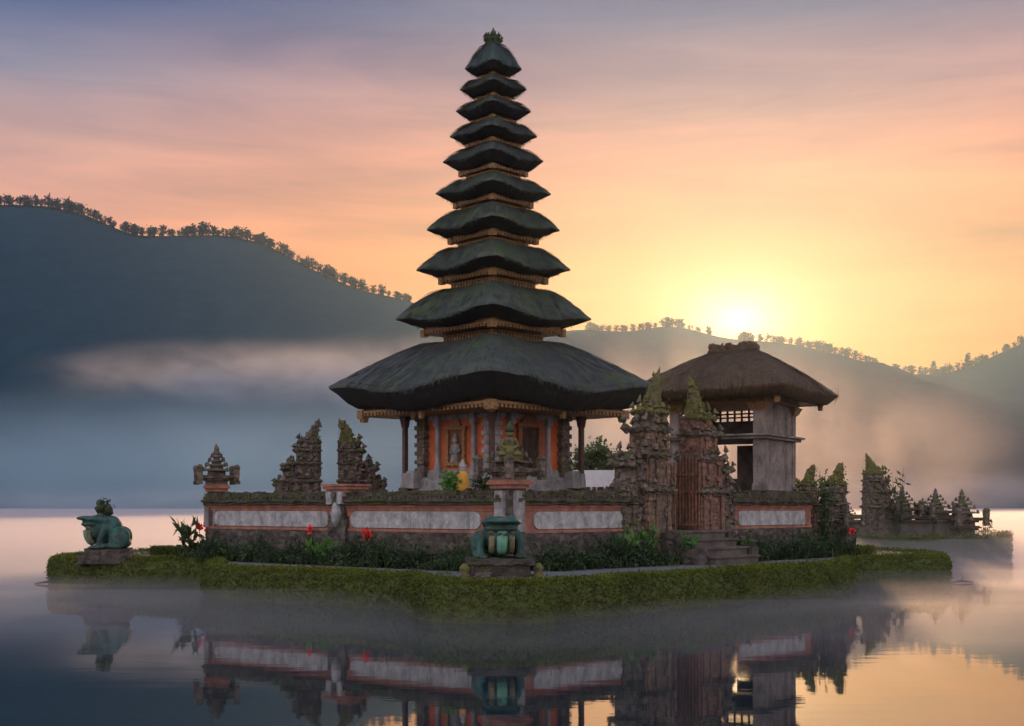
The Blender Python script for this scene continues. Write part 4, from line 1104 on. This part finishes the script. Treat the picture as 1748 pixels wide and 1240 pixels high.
def hip_thatch(parent, hx_, hy_, ridge, z0, z1, drop, mat, hair=5200):
    """rectangular hip roof: rounded eave, long ridge, cut underside"""
    S = 160; rowsT = 18; vs = []; uvs = []; fs = []; prof_ = []
    for i in range(rowsT + 1):
        s_ = i / rowsT; prof_.append((s_, z1 + (z0 - z1) * s_ + .10 * math.sin(math.pi * s_) * (1 - .3 * s_) - .10 * s_ ** 6))
    prof_ += [(1.008, z0 - drop * .12), (1.0, z0 - drop * .3), (.95, z0 - drop * .62), (.88, z0 - drop), (.5, z0 - drop + .05)]
    def pos(s_, z_, a):
        c_, n_ = math.cos(a), math.sin(a); q_ = (abs(c_) ** 16 + abs(n_) ** 16) ** (-1 / 16)
        x, y = c_ * q_, n_ * q_
        wc = (abs(x) * abs(y)) ** 4
        return Vector(((ridge + (hx_ - ridge) * s_) * x, max(.02, hy_ * s_) * y, z_ + .10 * s_ * s_ * (wc - .4)))
    R_ = len(prof_); lens = [0]
    for i in range(1, R_): lens.append(lens[-1] + math.hypot((prof_[i][0] - prof_[i - 1][0]) * hy_, prof_[i][1] - prof_[i - 1][1]))
    for i, (s_, z_) in enumerate(prof_):
        for k_ in range(S + 1):
            p_ = pos(s_, z_, 2 * math.pi * k_ / S); vs.append(p_ + mnoise.noise_vector(p_ * 2.5) * .045 + mnoise.noise_vector(p_ * 8) * .015)
    for i in range(R_ - 1):
        for k_ in range(S):
            fs.append((i * (S + 1) + k_, (i + 1) * (S + 1) + k_, (i + 1) * (S + 1) + k_ + 1, i * (S + 1) + k_ + 1))
            ua, ub = k_ / S * 24, (k_ + 1) / S * 24; uvs.append([(ua, lens[i]), (ua, lens[i + 1]), (ub, lens[i + 1]), (ub, lens[i])])
    m = MB(); m.add(vs, fs, True, uvs)
    for _ in range(hair):
        a = random.random() * 2 * math.pi; i = random.randrange(0, R_ - 3); s_, z_ = prof_[i]; s2, z2 = prof_[i + 1]
        p0 = pos(s_ + .004, z_ + .015, a); d = pos(s2 + .004, z2 + .015, a) - p0
        if d.length < 1e-4: continue
        d = d.normalized() * random.uniform(.2, .5); sd = d.cross(Vector((0, 0, 1))).normalized() * random.uniform(.006, .016)
        e = p0 + d + Vector((0, 0, random.uniform(0, .05))); u0 = a / (2 * math.pi) * 24
        m.add([p0 - sd, p0 + sd, e + sd * .3, e - sd * .3], [(0, 1, 2, 3)], False, [[(u0, lens[i]), (u0 + .02, lens[i]), (u0 + .02, lens[i] + .3), (u0, lens[i] + .3)]])
    return m.build('thatched_roof', mat, parent)


rf = hip_thatch(pav, 3.15, 3.0, 0.75, ZZ(664), ZZ(588), .42, MT['straw'])
m = MB()                                                  # rough bundled ridge
for k_ in range(60):
    x = random.uniform(-.9, .9); m.box(x, random.uniform(-.12, .12), ZZ(588) + random.uniform(.0, .18), random.uniform(.08, .22), random.uniform(.1, .24), random.uniform(.12, .3), rz=random.uniform(0, 3), tx=random.uniform(.2, .8))
m.bz(-.95, .95, -.16, .16, ZZ(588) - .12, ZZ(588) + .1)
m.build('ridge_bundle', MT['straw'], rf, weather=(.1, .05, 6))

# carved shrine pair and plants at the right corner of the wall
q1 = px(1392, 905, 40.9); q2 = px(1412, 905, 41.2)
gate_half((q1.x - .05, q1.y, TOPZ), R(10), -1, 2.95, .75, .7, 'low mossy gate half at the right wall corner beside the pavilion column', None, seed=21, steps=.8)
gate_half((px(1437, 0, 41.3).x, q2.y, TOPZ), R(12), -1, 3.0, .95, .7, 'pointed mossy gate half at the right end of the island wall', None, seed=23, mats=('carved', 'carved', 'mossy'), steps=.8)
o = pillar((px(1446, 0, 40.6).x, 40.6, TOPZ), .5, .75, 'low square stone pillar at the right end of the island wall beside the red flower', .62, .42, shield=False, bandmat='darkstone')


def stalk_plant(loc, n_, h, label, name='leafy_plant', mat='bright', leafw=.10, spread=.25, group=None):
    o = thing(name, loc, 0, label, 'plant', group)
    m = MB(); Q = []
    for k_ in range(n_):
        a = random.random() * 6.28; r_ = random.random() * spread * .4; x, y = r_ * math.cos(a), r_ * math.sin(a)
        hh = h * random.uniform(.75, 1.05); tx_, ty_ = x + math.cos(a) * spread * random.uniform(.2, 1), y + math.sin(a) * spread * random.uniform(.2, 1)
        m.tube([(x, y, 0), ((x + tx_) / 2 * .9, (y + ty_) / 2 * .9, hh * .55), (tx_, ty_, hh)], [.018, .013, .006], 5)
        for j in range(9):
            f_ = random.uniform(.25, 1.0); p_ = Vector((x, y, 0)).lerp(Vector((tx_, ty_, hh)), f_)
            Q.append((p_.x, p_.y, p_.z))
    m.build('stem', MT['bed'], o); quads_obj('foliage', leaf_quads(np.array(Q), leafw * 2.4, .8, 3.0), MT[mat], o)
    return o


stalk_plant((px(1408, 0, 40.4).x, 40.4, TOPZ), 11, 2.75, 'tall thin stalked plant between the two mossy gate halves at the right wall corner', mat='crown', spread=.4)

# ------------------------------------------------------------------ far islet in the mist
IY = 60.0
m = MB(); ip = [(px(1455, 0, IY).x, 59), (px(1600, 0, IY).x, 56.5), (px(1700, 0, IY).x, 58), (px(1716, 0, IY).x, 60), (px(1712, 0, IY).x, 66), (px(1500, 0, IY).x, 68), (px(1440, 0, IY).x, 64)]
isl2 = chaikin(ip, 2); m.prism(isl2, -.5, .95); tag(m.build('islet_ground', MT['ground'], weather=(.6, .04, 2)), kind='structure')
o = thing('shore_hedge', (0, 0, 0), 0, 'misty clipped hedge edging the far islet at the right', 'hedge')
P2 = np.array(isl2); nn = len(P2); k2 = rng.choice(nn, 14000); t2 = rng.random(14000)[:, None]; Q = P2[k2] * (1 - t2) + P2[(k2 + 1) % nn] * t2
Cc = np.concatenate([Q, rng.uniform(-.1, 1.12, (14000, 1))], 1) + rng.normal(0, .06, (14000, 3)); quads_obj('hedge_leaves', leaf_quads(Cc, .13, .4, 2.0), MT['hedge'], o)
a2, b2 = px(1450, 0, 61), px(1655, 0, 59.5)
o = thing('islet_wall', (a2.x, a2.y, .8), math.atan2(b2.y - a2.y, b2.x - a2.x), 'low grey stone wall on the far misty islet under a row of finials', 'wall')
L2 = (b2 - a2).length
m = MB(); m.bz(0, L2, -.3, .3, 0, .85); m.bz(-.1, L2, -.4, .35, .85, .95); m.build('wall_body', MT['concrete_dark'], o, weather=(.4, .03, 2))
m = MB(); m.bz(0, L2, -.38, .34, 1.0, 1.2); m.build('coping', MT['darkstone'], o, weather=(.3, .04, 2)); 
gx = px(1478, 0, 60.5)
gate_half((gx.x, gx.y, .85), R(10), 1, 4.05, 1.35, 1.0, 'misty split gate half on the far islet with its point on its left', None, seed=31, mats=('carved', 'carved', 'mossy'), wing=False)
for (u, vt, d, s_, lb) in ((1540, 828, 60.2, 1.25, 'finial nearest the gate half on the far islet, ringed by leaves'), (1575, 850, 60.2, .8, 'smallest narrow finial in the row on the far islet wall'),
                           (1597, 833, 60, 1.25, 'middle finial with side horns on the far islet wall'), (1642, 835, 59.5, 1.55, 'broadest finial at the end of the far islet wall')):
    p = px(u, vt, d); top = p.z; bh = top - .8 - .23 - 1.27 * s_ * .9
    o = pillar((p.x, p.y, .8), .3, max(bh, .4), lb, s_ * .9, .55 * s_, shield=False, bandmat='darkstone'); o.name = 'stone_finial'
stalk_plant((px(1530, 0, 59.4).x, 59.4, .9), 7, 3.2, 'leggy leafy plant beside the gate half on the far islet', mat='bed', spread=.5, leafw=.14)
stalk_plant((px(1683, 0, 59.5).x, 59.5, .95), 4, .95, 'small upright plant on the hedge end of the far islet', mat='bed', spread=.3, leafw=.1)

# ------------------------------------------------------------------ tree and white fence behind the pagoda
def broad_tree(loc, h, rad, label, trunk_h):
    o = thing('round_tree', loc, 0, label, 'tree')
    m = MB(); m.tube([(0, 0, 0), (.05, .02, trunk_h * .6), (0, 0, trunk_h)], [.16, .12, .10], 8)
    for k_ in range(7):
        a = k_ * .9; m.tube([(0, 0, trunk_h * .8), (math.cos(a) * rad * .4, math.sin(a) * rad * .4, trunk_h + (h - trunk_h) * .4), (math.cos(a) * rad * .75, math.sin(a) * rad * .75, trunk_h + (h - trunk_h) * random.uniform(.5, .8))], [.08, .05, .02], 6)
    m.build('trunk', MT['bark'], o); Cc = []
    for _ in range(46):
        d = rng.normal(size=3); d /= np.linalg.norm(d); c_ = d * np.array([rad, rad, (h - trunk_h) * .5]) * rng.uniform(.45, 1.0) + np.array([0, 0, trunk_h + (h - trunk_h) * .5])
        if c_[2] < trunk_h * .85: continue
        Cc.append(c_ + rng.normal(0, rad * .13, (110, 3)))
    quads_obj('crown', leaf_quads(np.concatenate(Cc), .17, .4), MT['crown'], o)


tp = px(1008, 830, 52.4)
broad_tree((tp.x, tp.y, .8), 4.55, 1.3, 'round leafy tree standing behind the pagoda veranda', 1.7)
wf = px(978, 830, 50.2); wf2 = px(1050, 830, 50.2)
o = thing('white_fence', (wf.x, 50.2, .8), 0, 'low white fence with dark posts below the round tree', 'fence')
Lf = wf2.x - wf.x
m = MB(); m.bz(0, Lf, -.06, .06, 1.4, CAM_Z + (HZ - 803) * 50.2 / FPX - .8); m.bz(0, Lf, -.12, .12, 0, 1.4); m.build('fence_panel', MT['white'], o)
for k_ in (.04, .2, .36, .5, .62, .68, .84, .98):
    m = MB(); m.bz(Lf * k_ - .07, Lf * k_ + .07, -.17, -.05, 0, 2.4); m.build('fence_post', MT['postwood'], o)

# ------------------------------------------------------------------ planting along the walls
def bed(name, A, B, off0, off1, count, h, label):
    """mixed planting: strap leaves, leafy clumps and thin tall stems, uneven in height"""
    d = (B - A); nrm_ = Vector((d.y, -d.x)).normalized(); Q = []
    def spots(n_):
        s_ = rng.random(n_); f_ = rng.uniform(off0, off1, n_)
        x = A.x + d.x * s_ + nrm_.x * f_; y = A.y + d.y * s_ + nrm_.y * f_
        k_ = np.array([mnoise.noise(Vector((float(a) * 1.3, float(b_) * 1.3, 2.0))) for a, b_ in zip(x, y)])
        return x, y, np.clip(.55 + 1.0 * k_ + rng.normal(0, .16, n_), .2, 1.25) * h
    x, y, hh = spots(count // 2)
    Bp = np.repeat(np.stack([x, y, np.full(len(x), TOPZ - .08)], 1), 6, 0) + rng.normal(0, .04, (len(x) * 6, 3)) * np.array([1, 1, 0])
    Q.append(blade_quads(Bp, np.repeat(hh * .8, 6), np.full(len(Bp), .065), np.full(len(Bp), .75)))
    x, y, hh = spots(count // 3)
    Cc = np.repeat(np.stack([x, y, TOPZ + hh * .45], 1), 26, 0); Cc += rng.normal(0, 1, Cc.shape) * np.stack([np.full(len(Cc), .11), np.full(len(Cc), .11), np.repeat(hh * .24, 26)], 1)
    Q.append(leaf_quads(Cc, .12, .5, 2.0))
    x, y, hh = spots(count // 7)
    Bp = np.repeat(np.stack([x, y, np.full(len(x), TOPZ - .08)], 1), 4, 0) + rng.normal(0, .06, (len(x) * 4, 3)) * np.array([1, 1, 0])
    Q.append(blade_quads(Bp, np.repeat(hh * 1.15, 4), np.full(len(Bp), .03), np.full(len(Bp), .45)))
    o = quads_obj(name, np.concatenate(Q), MT['bed']); tag(o, kind='stuff'); return o


bed('flower_bed', CL, C0, .38, 1.35, 950, .88, '')
bed('flower_bed', C0 + dr * .2, C0 + dr * (g0 + .4), .38, 1.35, 480, .80, '')
bed('flower_bed', C0 + dr * (g1 - .3), CR + dr * 1.0, .38, 1.6, 650, .88, '')
# short turf on the rest of the island top
gp = []
while len(gp) < 5000:
    x, y = random.uniform(-13.5, 14), random.uniform(27.5, 45)
    if (C0 - Vector((x, y))).length < 30: gp.append((x, y))
from mathutils.geometry import intersect_point_line
def inside(poly, x, y):
    c_ = False; j = len(poly) - 1
    for i in range(len(poly)):
        if (poly[i][1] > y) != (poly[j][1] > y) and x < (poly[j][0] - poly[i][0]) * (y - poly[i][1]) / (poly[j][1] - poly[i][1]) + poly[i][0]: c_ = not c_
        j = i
    return c_
turf = outline_offset(isl, 0.7); court = [tuple(C0), tuple(CR), tuple(CB), tuple(CL)]
gp = np.array([(x, y, TOPZ - .06) for x, y in gp if inside(turf, x, y) and not inside(court, x, y) and (x < -9.7 or x > 9.9 or mnoise.noise(Vector((x * .5, y * .5, 4))) > .35)])
o = quads_obj('turf', blade_quads(np.repeat(gp, 5, 0) + rng.normal(0, .05, (len(gp) * 5, 3)) * np.array([1, 1, 0]), np.full(len(gp) * 5, .14), np.full(len(gp) * 5, .03), np.full(len(gp) * 5, .5)), MT['hedge']); tag(o, kind='stuff')


def red_flower(u, v, d, label, size=.16, leaves=True):
    p = px(u, v, d); o = thing('red_flower', (p.x, p.y, TOPZ - .05), 0, label, 'flower'); h = p.z - TOPZ + .05
    m = MB(); m.tube([(0, 0, 0), (.03, 0, h * .5), (0, 0, h)], [.016, .013, .01], 5); m.build('stem', MT['bed'], o)
    Cc = rng.normal(0, size * .33, (70, 3)) + np.array([0, 0, h]); quads_obj('bloom', leaf_quads(Cc, size * .8, .2, 1.3), MT['red'], o)
    if leaves:
        Bp = np.zeros((14, 3)) + rng.normal(0, .04, (14, 3)) * np.array([1, 1, 0]); quads_obj('foliage', blade_quads(Bp, np.full(14, h * .85), np.full(14, .10), np.full(14, .6)), MT['bed'], o)
    return o


red_flower(626, 914, 33.6, 'round red flower on a tall stem just right of the shield pillar', .15)
red_flower(528, 904, 34.9, 'flat red bloom low against the middle of the left stone panel', .10)
red_flower(340, 899, 37.9, 'dark red bloom above large leaves beyond the left wall end', .14)
red_flower(353, 905, 38.2, 'smaller pinkish red bloom close to the left end wall pillar', .10)
red_flower(1455, 908, 39.4, 'single red flower near the right end of the planting', .10)
o = stalk_plant((px(325, 0, 37.6).x, 37.6, TOPZ), 9, 1.15, 'large leaved plant at the left end of the wall under red blooms', mat='bed', leafw=.15, spread=.45)
stalk_plant((px(1180, 0, 33.6).x, 33.9, TOPZ), 5, .8, 'bright green plant growing on the stone steps', spread=.2, leafw=.1)
stalk_plant((px(1068, 0, 33.3).x, 33.3, TOPZ), 8, .85, 'bright green leafy plant before the short red wall', spread=.4, leafw=.12)
stalk_plant((px(1105, 0, 33.5).x, 33.9, TOPZ), 7, 1.0, 'bright leafy plant at the left foot of the split gate', spread=.3, leafw=.12)
stalk_plant((px(550, 0, 34.2).x, 34.0, TOPZ), 7, .55, 'low yellowish green plant in the bed before the left panel', spread=.4, leafw=.12)
stalk_plant((px(1265, 0, 36.2).x, 36.2, TOPZ), 8, .75, 'pale leafy plant to the right of the stone steps', spread=.4, leafw=.1, mat='crown')

# ------------------------------------------------------------------ trees along the ridges
def ridge_tree(kind):
    rs = np.random.default_rng(kind + 40); m = MB()
    m.tube([(0, 0, -5), (rs.uniform(-.4, .4), 0, 4), (rs.uniform(-.5, .5), 0, 10)], [.8, .6, .3], 5)
    Cc = []
    n_ = 9 + kind % 3 * 3
    for k_ in range(n_):
        f_ = (k_ + .5) / n_; z_ = 2.6 + 9.6 * f_; w_ = (2.9 - kind * .15) * math.sin(math.pi * (.22 + .70 * f_)) * rs.uniform(.6, 1.15); a = rs.uniform(0, 6.28)
        c_ = np.array([math.cos(a) * w_, math.sin(a) * w_, z_]); m.tube([(0, 0, z_ - 1), tuple(c_)], [.3, .15], 4)
        Cc.append(c_ + rs.normal(0, 1, (16, 3)) * np.array([1.15, 1.15, .75]))
    global rng
    keep = rng; rng = rs; Q = leaf_quads(np.concatenate(Cc), 1.7, .1, 1.3); rng = keep
    for q_ in Q: m.add([tuple(p_) for p_ in q_], [(0, 1, 2, 3)])
    o = m.build('ridge_tree', MT['ridge']); return o


protos = [ridge_tree(k_) for k_ in range(6)]; used = set()
def plant_ridge(at, us, label, group, s0, s1):
    for u in us:
        k_ = random.randrange(6); x, y, z = at(u)
        if k_ in used: o = protos[k_].copy(); COL.objects.link(o)
        else: o = protos[k_]; used.add(k_)
        s_ = random.uniform(s0, s1); o.location = (x, y + random.uniform(-14, 2), z - 3.0 * s_); o.scale = (s_ * random.uniform(1.0, 1.6), s_ * 1.2, s_ * random.uniform(.85, 1.1)); o.rotation_euler = (0, 0, random.random() * 6.28)
        tag(o, label, 'tree', group)


def gaps(u0, u1, step, holes=()):
    r_ = []; u = u0
    while u < u1:
        if not any(a <= u <= b_ for a, b_ in holes): r_.append(u)
        u += step * (random.uniform(.25, .8) if random.random() < .75 else random.uniform(1.1, 2.2))
    return r_


plant_ridge(left_at, gaps(-3, 700, 5.8, ((22, 30), (197, 212), (272, 279))), 'tiny dark tree silhouette on the crest of the tall blue left hill', 'trees along the left hill crest', .55, 1.25)
plant_ridge(right_at, gaps(1006, 1760, 5.6, ((1220, 1262), (1500, 1520))), 'tiny tree silhouette on the crest of the sunlit right hill', 'trees along the right hill crest', .6, 1.45)
x, y, z = right_at(1592); o = protos[2].copy(); COL.objects.link(o); o.location = (x, y - 4, z - 1); o.scale = (1.3, 1.3, 1.75); o['label'] = 'tallest lone tree in the dip of the right hill crest'
x, y, z = right_at(1650); o = protos[4].copy(); COL.objects.link(o); o.location = (x, y - 4, z - 1); o.scale = (1.7, 1.7, 1.9); o['label'] = 'broad tall tree where the right hill crest begins to rise'

# driftwood by the shore
for (u, v, d, lb) in ((1642, 993, 38.5, 'dark twig of driftwood floating off the right tip of the island'), (80, 998, 38, 'dark twig of driftwood floating off the left tip of the island')):
    p = px(u, v, d); o = thing('driftwood', (p.x, p.y, .02), .2, lb, 'driftwood'); m = MB()
    m.tube([(-.35, 0, .0), (0, .05, .05), (.4, 0, .01)], [.02, .045, .012], 6); m.tube([(0, .05, .04), (.1, .1, .16)], [.025, .008], 5); m.build('branch', MT['bark'], o)
